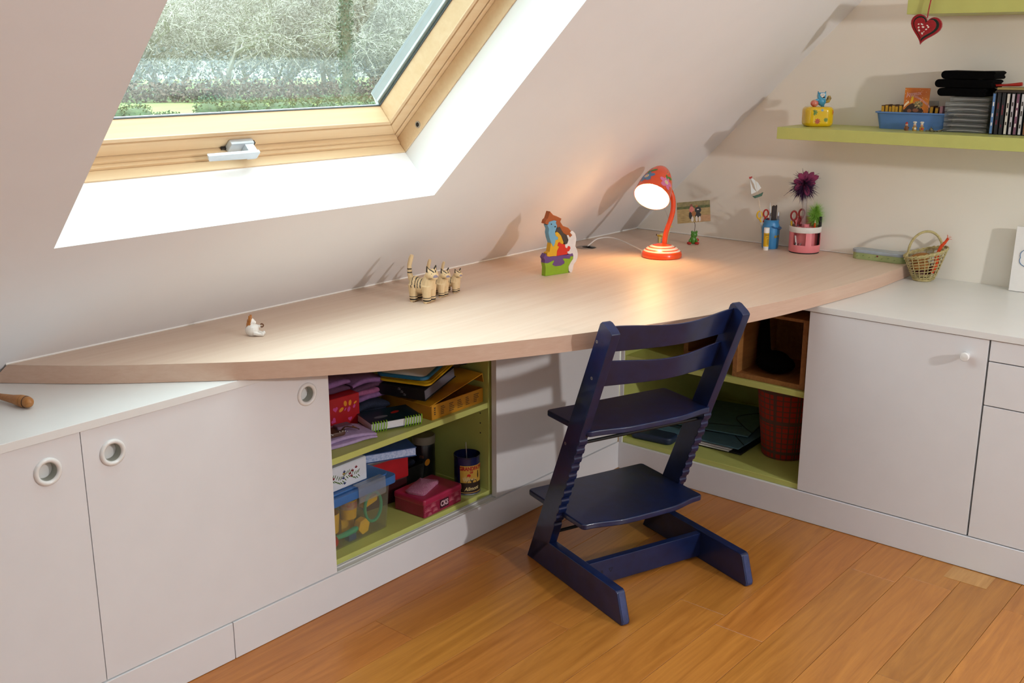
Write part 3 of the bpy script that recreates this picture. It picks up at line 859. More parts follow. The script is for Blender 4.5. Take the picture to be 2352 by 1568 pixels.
pz['blue'] = ('#78aecb', [(310, 390), (330, 330), (440, 290), (495, 300), (480, 340), (510, 400), (500, 440), (470, 525), (465, 550), (480, 610), (535, 640), (530, 690), (480, 700), (465, 780), (430, 850), (380, 770), (340, 660), (320, 560), (330, 480), (290, 400)])
pz['brown'] = ('#b0571c', [(300, 265), (350, 110), (420, 180), (500, 200), (605, 240), (580, 310), (640, 390), (760, 420), (828, 485), (800, 520), (855, 570), (800, 625), (780, 575), (730, 580), (650, 540), (610, 480), (570, 415), (510, 440), (510, 400), (480, 340), (495, 300), (440, 290), (330, 330), (310, 390), (238, 375), (262, 300)])
pz['white'] = ('#ece3df', [(828, 485), (862, 480), (920, 530), (950, 640), (930, 800), (975, 890), (990, 960), (985, 1050), (950, 1130), (900, 1190), (880, 1300), (860, 1380), (820, 1385), (785, 1340), (780, 1250), (830, 1150), (880, 1080), (885, 1000), (865, 955), (820, 980), (760, 972), (745, 930), (790, 915), (820, 850), (800, 810), (760, 810), (740, 860), (700, 840), (695, 780), (745, 760), (770, 680), (730, 580), (770, 570), (800, 625), (855, 570), (800, 520)])
puz = thing('wooden_puzzle', 'standing wooden puzzle of interlocking coloured pieces beside the lamp cable', 'puzzle', (-.999, -.3205, .74), math.atan2(-.235, .970))
for k_, (hx_, pl) in pz.items():
    pp = [((cx_ - 255) / 5491, max(0, (1485 - (cx_ - 255) * .192 - cy_) / 6590)) for cx_, cy_ in pl]
    c_ = Vector((sum(p[0] for p in pp) / len(pp), sum(p[1] for p in pp) / len(pp)))
    mb = MB(); mb.prism(pp, 0, .020, 'y')
    o = mb.build('puzzle_piece', mat('puzzle_' + k_, hx_, .45, .05, 60), puz, bevel=.0007, seg=1, smooth=30)
    o['label'] = k_ + ' puzzle piece'
mb = MB()
for cx_, cy_, r_, m_ in ((390, 370, 34, 0), (378, 375, 14, 1), (462, 420, 16, 1)):
    x_ = (cx_ - 255) / 5491; z_ = (1485 - (cx_ - 255) * .192 - cy_) / 6590
    disc(mb, lambda x, y, l: (x, -.0002 - l, y), x_, z_, r_ / 5491, r_ / 6590, m_, .0002 + .0003 * m_)
mb.build('eye', [MATS['puzzle_blue'], M_ink], puz)

# ---------------------------------------------------------------- photo clip with frog
M_frog = mat('frog_green', '#4c8a2c', .3, .1, 60, coat=.3); M_red = mat('red_plastic', '#b3261c', .35, .06, 50)
pcx = thing('photo_clip', 'green frog photo clip holding a snapshot', 'photo holder', (-.183, -.374, .74), math.atan2(-.7653, .6436))
mb = MB(); mb.ell((0, 0, .017), (.0125, .011, .016), 14); mb.ell((.003, 0, .036), (.0125, .011, .0125), 14)
for s_ in (-1, 1): mb.ell((.003 + s_ * .008, -.003, .047), .0048, 10); mb.ell((s_ * .012, -.004, .013), (.005, .006, .008), 10)
mb.build('frog', M_frog, pcx)
mb = MB(); mb.ell((-.0145, -.004, .0055), (.009, .010, .0055), 12); mb.ell((.0135, -.005, .0055), (.010, .010, .0055), 12); mb.ell((.016, -.002, .017), (.006, .005, .006), 10)
mb.build('foot', M_red, pcx)
mb = MB(); mb.tube(spline([(.004, 0, .045), (.005, 0, .07), (.002, 0, .09), (.0, 0, .112)], 5), .0011, 6); mb.tube(spline([(.003, .0, .08), (.0, 0, .095), (.003, 0, .11)], 5), .0012, 6)
mb.build('wire', mat('twisted_wire', '#5b4a3c', .4, .1, 40, metal=.6), pcx)
ph = thing('snapshot', 'small photo print of two people on straw, held above the frog', 'photo', (-.187, -.378, .85), math.atan2(-.7653, .6436))
PW_, PH_ = .122, .078
tilt = .085


def onp(x, y, l):
    c_, s_ = math.cos(tilt), math.sin(tilt); X, Z = x * c_ - y * s_, x * s_ + y * c_
    return (X - .004, -.002 - l, Z + .012)


mb = MB()
mb.add([onp(-PW_ / 2, -PH_ / 2, 0), onp(PW_ / 2, -PH_ / 2, 0), onp(PW_ / 2, PH_ / 2, 0), onp(-PW_ / 2, PH_ / 2, 0), onp(-PW_ / 2, -PH_ / 2, -.0006), onp(PW_ / 2, -PH_ / 2, -.0006), onp(PW_ / 2, PH_ / 2, -.0006), onp(-PW_ / 2, PH_ / 2, -.0006)],
       [(0, 1, 2, 3), (4, 7, 6, 5), (0, 4, 5, 1), (1, 5, 6, 2), (2, 6, 7, 3), (3, 7, 4, 0)])
ps = mb.build('sheet', mat('straw_print', '#b09a66', .4, .1, 60, hex2='#8a7346', stretch=(1, 1, 6)), ph, smooth=0)
mb = MB()
rc = lambda x0, x1, y0, y1, m, l=.0003: mb.add([onp(x0, y0, l), onp(x1, y0, l), onp(x1, y1, l), onp(x0, y1, l)], [(0, 1, 2, 3)], m)
rc(-.061, .061, .021, .039, 0); rc(-.061, .061, .013, .0225, 1, .0004); rc(.016, .061, -.037, -.014, 5, .0004)
disc(mb, onp, -.008, .024, .005, .006, 2, .0005); disc(mb, onp, .012, .020, .0045, .0052, 3, .0005)
disc(mb, onp, -.007, .009, .009, .012, 4, .0006); disc(mb, onp, .016, .006, .012, .012, 6, .0006)
disc(mb, onp, -.012, -.012, .006, .014, 6, .0006); disc(mb, onp, .0, -.006, .008, .010, 3, .0007); disc(mb, onp, .015, -.012, .012, .009, 6, .0006)
disc(mb, onp, -.006, -.026, .005, .01, 7, .0006); disc(mb, onp, .010, -.026, .004, .011, 7, .0007); disc(mb, onp, .021, -.027, .004, .010, 7, .0007); disc(mb, onp, .016, .008, .004, .002, 7, .0008)
pm_ = [mat('print_tan', '#8d8356', .4, .2, 120), mat('print_hedge', '#59632f', .4, .25, 160), mat('print_hair', '#7b4636', .4, .1, 90), mat('print_hair_brown', '#a0652f', .4, .1, 90), mat('print_pink', '#c9736b', .4, .06, 90), mat('print_straw', '#b78f68', .4, .1, 90), mat('print_black', '#1d1c20', .4, .1, 90), mat('print_white', '#d8cfc6', .4, .06, 90)]
mb.build('picture', pm_, ps, smooth=0)

# little giraffe toy behind the lamp
M_gir = mat('pale_yellow_paint', '#e6d68c', .4, .08, 60); M_spot = mat('mustard_spots', '#c9a018', .4, .1, 60)
gm = MB(); gm.ell((0, 0, .024), (.020, .010, .012), 14); gm.tube([(.014, 0, .026), (.019, 0, .045), (.022, 0, .058)], [.007, .005, .0045], 10); gm.ell((.0255, 0, .061), (.009, .0055, .0055), 10)
for x_ in (-.014, .013):
    for s_ in (-1, 1): gm.tube([(x_, s_ * .006, .022), (x_, s_ * .006, 0)], [.005, .0042], 8)
for s_ in (-1, 1): gm.tube([(.021, s_ * .003, .064), (.020, s_ * .0035, .071)], [.002, .0024], 6)
gm.tube([(-.019, 0, .028), (-.026, 0, .031)], [.003, .004], 8)
vor = lambda c: 2 if c.x < -.0225 else (1 if noise.noise(Vector(c) * 95) > .16 and c.z > .012 else 0)
me_ = blob('giraffe', [M_gir, M_spot, M_brown], gm, .0013, vor, 2)
root = thing('giraffe_toy', 'little yellow spotted giraffe toy half hidden behind the lamp base', 'toy', (-.222, -.268, .74), -.85); obj('body', me_, root)

# ---------------------------------------------------------------- blue jar and its contents
JX, JY = -.068, -.628
M_jar = mat('painted_blue', '#4193cc', .35, .08, 30, coat=.2, hex2='#3a86c0'); M_jar2 = mat('painted_blue_dark', '#1f6cae', .3, .1, 30, coat=.3)
jar = thing('painted_jar', 'blue painted jam jar holding brushes and pencils', 'jar', (JX, JY, .74))
mb = MB(); mb.lathe([(.0, 0), (.0265, 0), (.0295, .004), (.0315, .05), (.0325, .075), (.031, .083), (.027, .092), (.027, .101), (.0285, .104), (.026, .105), (.0245, .095), (.028, .07), (.026, .01), (0, .008)], 32)
jb = mb.build('body', M_jar, jar)
mb = MB()
bandp = []
for i in range(25):
    a = -2.6 + i * .115; r = .0335 + .0006 * math.sin(i); bandp.append((r * math.cos(a), r * math.sin(a), .083 - .0095 * abs(math.sin(i * .13)) + .001 * math.sin(i * 1.7)))
mb.tube(bandp, .005, 8, flat=.5)
mb.build('painted_band', M_jar2, jar)
f2 = lambda x, y, l: ((.0305 + .0018 * (y - .02) / .055 + l) * math.cos(x), (.0305 + .0018 * (y - .02) / .055 + l) * math.sin(x), y)
af = math.atan2(-.644, -.765)
m_gold, m_ors = mat('gold_spot', '#9c8a3c', .4), mat('orange_spot', '#b86a3a', .4)
for da_, h_, rx_, ry_, m_ in ((.35, .046, .18, .0055, m_gold), (.75, .047, .18, .0055, m_gold), (-.85, .055, .25, .012, m_ors), (-.9, .025, .2, .010, M_ink)):
    mb = MB(); disc(mb, f2, af + da_, h_, rx_, ry_, 0, .0008, 10); mb.build('painted_spot', m_, jar)


def stick(name, label, cat, dx, dy, zb, tip, r, mats, seg=None, group=None, n=8):
    """A slim upright thing standing in a holder: mats/seg give coloured sections of its length."""
    base = Vector((dx, dy, zb)); tip = Vector(tip)
    o = thing(name, label, cat, base, 0, group)
    d = tip - base; L_ = d.length; Mq = d.to_track_quat('Z', 'Y').to_matrix().to_4x4()
    a = 0
    for (pn, frac, r0, r1, m_) in seg:
        mb = MB(M=Mq); mb.lathe([(0.0001, a * L_), (r0, a * L_), (r1, (a + frac) * L_), (0.0001, (a + frac) * L_)], n); mb.build(pn, m_, o); a += frac
    return o


M_ply = mat('pale_wood_stick', '#e8d9bd', .5, .08, 80); M_brush = mat('dark_brown_quill', '#35221c', .6, .2, 120); M_grey = mat('grey_lacquer', '#7d7f86', .35, .1, 60); M_wine = mat('wine_lacquer', '#7c2836', .35, .1, 60)
M_lilac = mat('lilac_lacquer', '#b9a4b4', .35, .05, 60); M_sail = mat('sail_white', '#dfe6e6', .5, .04, 60); M_hull = mat('hull_green', '#3e6a54', .45, .1, 60)
bt = thing('sailboat_pick', 'small wooden sailing boat on a pick standing in the blue jar', 'ornament', (JX - .008, JY + .014, .76))
tipv = Vector((-.030, .026, .172)); Mq = tipv.to_track_quat('Z', 'Y').to_matrix().to_4x4()
mb = MB(); mb.tube([(0, 0, 0), tipv * 1.02], .0012, 6); mb.tube([tipv * .98, tipv * 1.42], .0008, 6); mb.build('pick', M_ply, bt)
BM = Matrix.Translation(tipv) @ Matrix.Rotation(math.atan2(-.7653, .6436), 4, 'Z') @ Matrix.Rotation(-.33, 4, 'Y')
mb = MB(M=BM); mb.prism([(-.020, .004), (-.014, -.006), (.012, -.006), (.021, .005), (.012, .003), (-.012, .002)], -.005, .005, 'y'); mb.build('hull', M_hull, bt, bevel=.001, seg=1)
mb = MB(M=BM)
mb.prism([(-.022, .012), (-.002, .014), (-.010, .030), (-.012, .050), (-.011, .066)], -.0012, .0012, 'y'); mb.build('foresail', M_sail, bt)
mb = MB(M=BM); mb.prism([(.0, .014), (.018, .022), (.012, .045), (-.003, .066), (-.0085, .066), (-.0035, .045), (-.003, .028)], -.0012, .0012, 'y'); mb.build('mainsail', M_sail, bt)
mb = MB(M=BM); mb.prism([(-.013, .066), (-.004, .067), (-.001, .073), (-.006, .0725), (-.013, .074)], -.0008, .0008, 'y'); mb.build('pennant', M_red, bt)
mb = MB(M=BM); mb.tube([(.004, 0, -.005), (-.006, 0, .066)], .0009, 6); mb.build('mast', M_ply, bt)


def scissors(name, label, base, tip, m1, m2, s=1.0, rz=-.87, mirror=1):
    o = thing(name, label, 'scissors', base, 0)
    MX = Matrix.Translation(tip - Vector(base)) @ Matrix.Rotation(rz, 4, 'Z')
    for i, (cx_, cz_, m_) in enumerate(((-.0125 * s, -.006 * s, m1), (.0125 * s, 0, m2))):
        mb = MB(M=MX)
        pts = [(cx_ + .0095 * s * math.cos(a), 0, cz_ + .0145 * s * math.sin(a)) for a in [2 * PI * k / 16 for k in range(17)]]
        mb.tube(pts, .0032 * s, 8); mb.tube([(cx_, 0, cz_ - .0145 * s), (cx_ * .3, 0, -.035 * s)], .003 * s, 8)
        mb.build('handle', m_, o)
    mb = MB(M=MX)
    for sx_ in (-1, 1): mb.prism([(sx_ * .002, -.03 * s), (sx_ * .006, -.034 * s), (-sx_ * .002, -.085 * s)], -.0008 * sx_, .0006 - .0008 * sx_, 'y')
    mb.build('blade', M_metal, o)
    return o


scissors('scissors', 'scissors with red and yellow handles in the blue jar', (JX - .004, JY + .004, .77), Vector((JX - .020, JY + .026, .866)), mat('yellow_plastic', '#e0b41c', .4, .05, 50), M_red, .92)
stick('paintbrush', 'thin lilac paintbrush with pale tip in the blue jar', 'brush', JX, JY + .004, .752, (JX - .002, JY + .008, .905), .002, None, [('shaft', .74, .0024, .0028, M_lilac), ('ferrule', .12, .0028, .002, M_metal), ('bristles', .14, .002, .0004, M_sail)])
q = thing('quill_comb', 'dark brown flat quill standing in the blue jar', 'quill', (JX + .006, JY - .006, .752))
mb = MB(M=Matrix.Rotation(math.atan2(-.7653, .6436), 4, 'Z')); mb.prism([(-.008, .0), (.007, 0), (.009, .142), (.007, .146), (.004, .141), (-.004, .144), (-.009, .140)], -.003, .003, 'y'); mb.build('vane', M_brush, q, bevel=.001, seg=1)
stick('pen', 'black headed pen in the blue jar beside the quill', 'pen', JX - .002, JY + .0, .752, (JX - .0, JY + .006, .868), .002, None, [('shaft', .9, .003, .0034, M_grey), ('head', .1, .0034, .003, M_pureblack)])
stick('pencil', 'wine red pencil in the blue jar behind the scissors', 'pencil', JX - .008, JY + .002, .752, (JX - .008, JY + .010, .862), .002, None, [('shaft', .9, .0042, .0042, M_wine), ('tip', .1, .004, .001, M_ply)])
stick('pen', 'slim grey metal pen at the jar edge nearest the organiser', 'pen', JX + .010, JY - .014, .752, (JX + .012, JY - .02, .872), .002, None, [('shaft', .88, .0038, .0038, M_grey), ('clip', .12, .0038, .002, M_metal)])

# glue stick
M_gy = mat('glue_yellow', '#e2b313', .35, .05, 60)
gl = thing('glue_stick', 'yellow and white glue stick in front of the blue jar', 'glue', (-.118, -.637, .74))
mb = MB(); mb.lathe([(0, 0), (.0092, 0), (.0095, .001), (.0095, .014), (0, .014)], 20); mb.build('base', M_wp, gl)
mb = MB(); mb.lathe([(0, .014), (.0098, .014), (.0098, .063), (0, .063)], 20); mb.build('tube', M_gy, gl)
mb = MB(); mb.lathe([(0, .063), (.0102, .063), (.0102, .080), (.0094, .0815), (0, .0815)], 20); mb.build('cap', M_wp, gl)
mb = MB()
cyl = lambda R, a0, z0: (lambda x, y, l: ((R + l) * math.cos(a0 + x / R), (R + l) * math.sin(a0 + x / R), z0 + y))
text(mb, 'UHU', .0105, cyl(.0098, af + .1, .0555), 0, .0003, squeeze=.72); text(mb, 'stic', .0085, cyl(.0098, af + .2, .0470), 0, .0003, squeeze=.8)
for z_ in (.039, .034, .029, .024): mb.add([cyl(.0098, af + .35, z_)(x, y, .0003) for x, y in ((-.004, -.0008), (0, -.0008), (.004, -.0008), (.004, .0008), (0, .0008), (-.004, .0008))], [(0, 1, 4, 5), (1, 2, 3, 4)], 0)
mb.build('lettering', M_pureblack, gl, smooth=0)

# ---------------------------------------------------------------- pink desk organiser
OXc, OYc = -.060, -.757
M_or = mat('pink_plastic', '#ee8990', .35, .04, 20, coat=.15); M_or2 = mat('white_band', '#e6e2dc', .4, .03, 30)
org = thing('desk_organiser', 'round pink plastic desk organiser with a white band', 'organiser', (OXc, OYc, .74), 0)
mb = MB(); mb.lathe([(0, 0), (.052, 0), (.052, .006), (0, .006)], 40); mb.build('foot', M_pureblack, org)
mb = MB()
# lower tray wall, floor
mb.lathe([(.053, .004), (.0545, .006), (.0545, .030), (.0525, .030), (.0525, .008), (0, .008)], 48, cap=False)
# uprights and side walls between the openings
for a0, a1 in ((af - .20, af + .18), (af + 1.02, af + 2 * PI - 1.05)):
    mb.lathe([(.0545, .028), (.0545, .094), (.0522, .094), (.0522, .028)], 30, None, 0, True, a0, a1)
# back half rises in an arch
n_ = 20
vs = []
for i in range(n_ + 1):
    a = af + PI / 2 + .1 + (PI - .2) * i / n_; h_ = .094 + .030 * math.sin(PI * i / n_) ** .5
    for r_ in (.0345, .0325): vs += [(r_ * math.cos(a), r_ * math.sin(a), .008), (r_ * math.cos(a), r_ * math.sin(a), h_)]
mb.add(vs, [f for i in range(n_) for f in ((i * 4, i * 4 + 4, i * 4 + 5, i * 4 + 1), (i * 4 + 2, i * 4 + 3, i * 4 + 7, i * 4 + 6), (i * 4 + 1, i * 4 + 5, i * 4 + 7, i * 4 + 3))])
# partitions
for a in (af, af + PI / 2, af - PI / 2): mb.prism([(.012 * math.cos(a) - .001 * math.sin(a), .012 * math.sin(a) + .001 * math.cos(a)), (.053 * math.cos(a) - .001 * math.sin(a), .053 * math.sin(a) + .001 * math.cos(a)), (.053 * math.cos(a) + .001 * math.sin(a), .053 * math.sin(a) - .001 * math.cos(a)), (.012 * math.cos(a) + .001 * math.sin(a), .012 * math.sin(a) - .001 * math.cos(a))], .008, .09)
mb.lathe([(.0130, .008), (.0130, .1), (.0115, .1), (.0115, .008)], 24)
mb.lathe([(.0345, .008), (.0345, .090), (.0325, .090), (.0325, .008)], 24, None, 0, True, af - PI / 2, af + PI / 2)
mb.build('body', M_or, org, smooth=40)
mb = MB(); mb.lathe([(.0552, .074), (.0558, .075), (.0558, .0925), (.0552, .094), (.0520, .094), (.0520, .074)], 48, cap=False); mb.build('band', M_or2, org, smooth=40)
M_cl = clear('clear_tube', '#f2f2f2', .06, .08, '#d8c8cc', .16)
fp = thing('feather_pen', 'purple feather pen with clear barrel in the pink organiser', 'pen', (OXc - .006, OYc + .004, .752))
fdir = Vector((-.010, .010, 1)).normalized()
mb = MB(); mb.tube([(0, 0, 0), fdir * .21], .0085, 14); mb.build('barrel', M_cl, fp)
M_fea = mat('purple_feather', '#4a1f4e', .8, .25, 90, hex2='#33163e'); M_pet = mat('plum_petal', '#8a2250', .7, .12, 50, hex2='#6b1b47')
fc = fdir * .236 + Rc * -.006
mb = MB(); rf = random.Random(5)


def barb(mb, c, d, L_, w, droop, mi=0):
    d = d.normalized(); pts = [c + d * L_ * t + Vector((0, 0, -droop * t * t)) for t in (0, .35, .7, 1)]
    s_ = d.cross(Vector((rf.uniform(-1, 1), rf.uniform(-1, 1), rf.uniform(-1, 1)))).normalized() * w
    vs = [pts[0] - s_ * .3, pts[0] + s_ * .3, pts[1] - s_, pts[1] + s_, pts[2] - s_ * .7, pts[2] + s_ * .7, pts[3]]
    mb.add(vs, [(0, 1, 3, 2), (2, 3, 5, 4), (4, 5, 6)], mi)


for i in range(900):
    d = Vector((rf.gauss(0, 1), rf.gauss(0, 1), rf.gauss(-.15, 1)))
    barb(mb, fc + d.normalized() * .004 + Vector((0, 0, -.02 * rf.random())), d, rf.uniform(.026, .056), rf.uniform(.0005, .0014), rf.uniform(0, .018))
for i in range(260):
    d = Vector((rf.gauss(0, .6), rf.gauss(0, .6), -1)); barb(mb, fc + Vector((0, 0, -.012)), d, rf.uniform(.03, .052), rf.uniform(.0004, .0010), 0)
o = mb.build('feather_down', M_fea, fp, smooth=0); o['kind'] = 'stuff'
for i, (ax, el, L_) in enumerate(((-1.0, .15, .034), (-.75, -.5, .036), (.1, -.55, .042), (1.0, .5, .042), (.55, .75, .038), (-.55, .75, .033), (1.0, -.1, .03), (.0, .9, .034))):
    d = (Rc * ax + Zc * el - Ac * .38).normalized(); s_ = d.cross(Ac).normalized()
    L_ *= 1.2; mb = MB(); w = .0105
    prof_ = [(0, .15), (.3, .8), (.6, 1.0), (.85, .75), (1, .1)]
    vs = []
    for t, ww in prof_:
        c_ = fc + d * (.004 + L_ * t) - Ac * .006 + Ac * .010 * t * t
        vs += [c_ - s_ * w * ww, c_ - Ac * .003, c_ + s_ * w * ww]
    fs = [f for k in range(4) for f in ((k * 3, k * 3 + 1, k * 3 + 4, k * 3 + 3), (k * 3 + 1, k * 3 + 2, k * 3 + 5, k * 3 + 4))]
    mb.add(vs, fs); mb.build('petal', M_pet, fp)
mb = MB()
for d, L_ in (((-1.0, -.7), .085), ((1.0, .25), .060), ((.9, .55), .06), ((-.8, .55), .05), ((-.2, 1), .05), ((.3, 1), .042), ((-.75, .7), .046)):
    dv = (Rc * d[0] + Zc * d[1]).normalized()
    mb.tube([fc + dv * .012, fc + dv * L_ * .6 + Zc * .004, fc + dv * L_], [.0016, .0011, .0003], 5)
mb.build('plume', M_fea, fp)
M_gf = mat('lime_fluff', '#a4d462', .8, .15, 90, hex2='#86bf3e')
gf = thing('feather_pen', 'lime green fluffy pen behind the purple feathers', 'pen', (OXc + .022, OYc - .022, .752))
mb = MB(); mb.tube([(0, 0, 0), (0, -.002, .09)], .004, 10); mb.build('barrel', M_gf, gf)
mb = MB(); gc = Vector((0.0, -.002, .118))
for i in range(1700):
    d = Vector((rf.gauss(0, 1), rf.gauss(0, 1), rf.gauss(0, 1.0))); c_ = gc + Vector((0, 0, rf.uniform(-.022, .022)))
    barb(mb, c_, d, rf.uniform(.02, .042), rf.uniform(.0002, .0005), rf.uniform(-.004, .006))
o = mb.build('fluff', M_gf, gf, smooth=0); o['kind'] = 'stuff'
scissors('scissors', 'dark red handled scissors in the pink organiser', (OXc - .004, OYc + .036, .765), Vector((OXc - .004, OYc + .030, .874)), mat('dark_red_plastic', '#8e1c1c', .35, .05, 50), MATS['dark_red_plastic'], 1.1)
stick('marker', 'black marker standing at the rear of the pink organiser', 'pen', OXc + .018, OYc - .044, .752, (OXc + .017, OYc - .047, .868), .003, None, [('barrel', .6, .0052, .0052, M_dark), ('cap', .4, .0056, .005, M_pureblack)])
stick('pencil', 'yellow and green pencil by the red scissors', 'pencil', OXc - .008, OYc + .046, .752, (OXc - .008, OYc + .052, .872), .002, None, [('shaft', .8, .0036, .0036, MATS['yellow_plastic']), ('end', .2, .0036, .0036, M_sail)])
stick('pencil', 'orange pencil in front of the lime fluff', 'pencil', OXc + .010, OYc - .030, .752, (OXc + .010, OYc - .030, .856), .002, None, [('shaft', .9, .0036, .0036, M_orange), ('tip', .1, .0034, .0008, M_ply)])
mb = MB(M=Matrix.Translation((OXc - .037, OYc + .004, .75)))
for i in range(14):
    a = rf.uniform(0, 6.28); mb.tube([(rf.uniform(-.004, .004), rf.uniform(-.004, .004), 0), (.010 * math.cos(a), .012 * math.sin(a), .022 + .008 * rf.random())], .0012, 5, mi=i % 2)
o = mb.build('hair_clips', [M_pureblack, M_or2]); o.data.transform(Matrix.Translation((-(OXc - .037), -(OYc + .004), -.75))); o.location = (OXc - .037, OYc + .008, .7485)
tag(o, 'bunch of black and white clips in the organiser pocket', 'hair clip', kind='stuff')
M_pur = mat('purple_plastic', '#6a5b9e', .4, .06, 50)
for i, (dx, dy, h_) in enumerate(((-.030, -.030, .020), (-.026, -.037, .014))):
    mb = MB(); mb.lathe([(0, 0), (.006, 0), (.006, h_), (.0045, h_ + .001), (0, h_ + .001)], 12)
    o = mb.build('sharpener', M_pur); place(o, (OXc + dx, OYc + dy, .7485)); tag(o, ('taller' if i == 0 else 'shorter') + ' purple cap lying in the front pocket of the organiser', 'cap', 'purple caps in the organiser')
mb = MB(); mb.tube([(0, 0, 0), (.004, .010, .05)], .0032, 8); o = mb.build('eraser_pen', M_or2); place(o, (OXc - .036, OYc + .012, .750)); tag(o, 'white eraser pen leaning in the left pocket of the organiser', 'pen')

# ---------------------------------------------------------------- tin pencil case
M_tin = mat('sage_tin', '#a9b47c', .35, .08, 60, metal=.1, hex2='#93a56f'); M_tin2 = mat('pale_blue_tin', '#a8b6c2', .3, .06, 40, metal=.15)
tb = thing('pencil_tin', 'long sage green tin with a pale blue lid at the desk edge', 'tin', (-.046, -1.028, .74), -PI / 2 - .02)
mb = MB(); mb.prism(rrect(.186, .050, .0245, 6), 0, .025); mb.build('body', M_tin, tb, bevel=.0008, seg=1, smooth=40)
mb = MB(); mb.prism(rrect(.190, .054, .0265, 6), .0215, .0335); ld = mb.build('lid', M_tin2, tb, bevel=.003, seg=2, smooth=40)
mb = MB()
for i in range(7): disc(mb, lambda x, y, l: (x, -.0251 - l, y), -.07 + i * .022, .010 + .004 * (i % 2), .004, .002, 0, .0002, 8, .5)
disc(mb, lambda x, y, l: (x, -.0251 - l, y), .002, .017, .004, .003, 1, .0003, 8)
mb.build('painted_leaf', [mat('faded_leaf', '#869a62', .4, .1, 60), M_wine], tb)

# ---------------------------------------------------------------- woven basket
M_straw = mat('woven_straw', '#c2b382', .75, .2, 120, .3, hex2='#a39660')
bk_ = thing('wicker_basket', 'small open-weave straw basket with a hoop handle', 'basket', (-.073, -1.188, .6955), math.atan2(-.7653, .6436))
rb = random.Random(11)


def bpt(a, t):                            # t 0 bottom .. 1 rim
    r0x, r0y = .032, .028; r1x, r1y = .0655, .050
    e = t ** .85
    x = (r0x + (r1x - r0x) * e) * math.cos(a); y = (r0y + (r1y - r0y) * e) * math.sin(a)
    z = .004 + (.092 + .016 * math.cos(a)) * t
    x += .004 * t * math.cos(a)
    return Vector((x + .004, y, z))


mb = MB()
NS = 20
for i in range(NS):
    a = 2 * PI * i / NS + rb.uniform(-.05, .05)
    mb.tube([bpt(a + rb.uniform(-.03, .03), t / 6) for t in range(7)], .0015, 5)
for j in range(11):
    t = [.02, .07, .12, .17, .23, .34, .45, .56, .68, .80, .90][j]
    tw = rb.uniform(0, 6.28)
    mb.tube([bpt(2 * PI * k / 44, t + .014 * math.sin(2 * PI * k / 44 * 2 + tw)) * 1.0 + Vector((math.cos(2 * PI * k / 44), math.sin(2 * PI * k / 44), 0)) * (.0014 if k % 2 else -.0014) for k in range(45)], .0015, 5)
mb.lathe([(.0, .001), (.030, .001), (.033, .006), (.030, .0085), (0, .0085)], 26)
for j in range(2):
    mb.tube([bpt(2 * PI * k / 60, .965 + .035 * j) + Vector((0, 0, .0018 * math.sin(k * 2.6 + j * PI))) for k in range(61)], .0028, 6)
mb.build('weave', M_straw, bk_)
mb = MB(); hp = [bpt(PI, 1) + Vector((.001, 0, -.01))] + [Vector((.004 + .054 * math.cos(a) * (1.08 if math.cos(a) < 0 else 1.0), 0, .096 + .068 * math.sin(a))) for a in [PI - PI * i / 18 for i in range(19)]] + [bpt(0, 1) + Vector((-.006, 0, -.012))]
mb.tube(hp, .0042, 8)
for i in range(46):
    k = 2 + (len(hp) - 5) * i / 45; p0 = hp[int(k)].lerp(hp[min(int(k) + 1, len(hp) - 1)], k % 1); mb.ell(p0, (.0049, .0049, .0014), 8, M=Matrix.Rotation(rb.uniform(-.6, .6), 4, 'Y'))
mb.build('handle', M_straw, bk_)
M_cork = mat('cork_brown', '#ad7434', .7, .15, 60); M_or3 = mat('orange_yarn', '#e0480f', .8, .15, 100)
mb = MB(); mb.ell((-.018, -.006, .077), (.035, .030, .014), 16, M=Matrix.Rotation(-.22, 4, 'Y')); mb.ell((-.01, .0, .05), (.03, .025, .024), 14)
o = mb.build('cork_ball', M_cork); place(o, (-.073, -1.188, .6965), math.atan2(-.7653, .6436)); tag(o, 'brown cork lump filling the straw basket', 'cork')
mb = MB(); mb.tube(spline([(.022, -.02, .03), (.030, -.028, .06), (.036, -.016, .085), (.05, -.004, .112), (.064, -.002, .128), (.072, 0, .139)], 5), [.007] * 12 + [.0055] * 8 + [.0042] * 5 + [.005], 8)
for k in range(9): mb.tube([(.071, 0, .138), (.071 + rb.uniform(-.008, .014), rb.uniform(-.006, .006), .138 + rb.uniform(-.004, .014))], .0006, 4)
o = mb.build('yarn_doll', M_or3); place(o, (-.073, -1.188, .6965), math.atan2(-.7653, .6436)); tag(o, 'bright orange yarn plait sticking out of the straw basket', 'yarn')
mb = MB(); mb.ell((.012, .01, .035), (.026, .024, .022), 12); mb.ell((-.012, -.012, .026), (.018, .016, .016), 10)
o = mb.build('dark_trinket', mat('dark_red_trinket', '#54201a', .6, .2, 60)); place(o, (-.073, -1.188, .6965), math.atan2(-.7653, .6436)); tag(o, 'dark red bits seen through the basket weave', 'trinket')

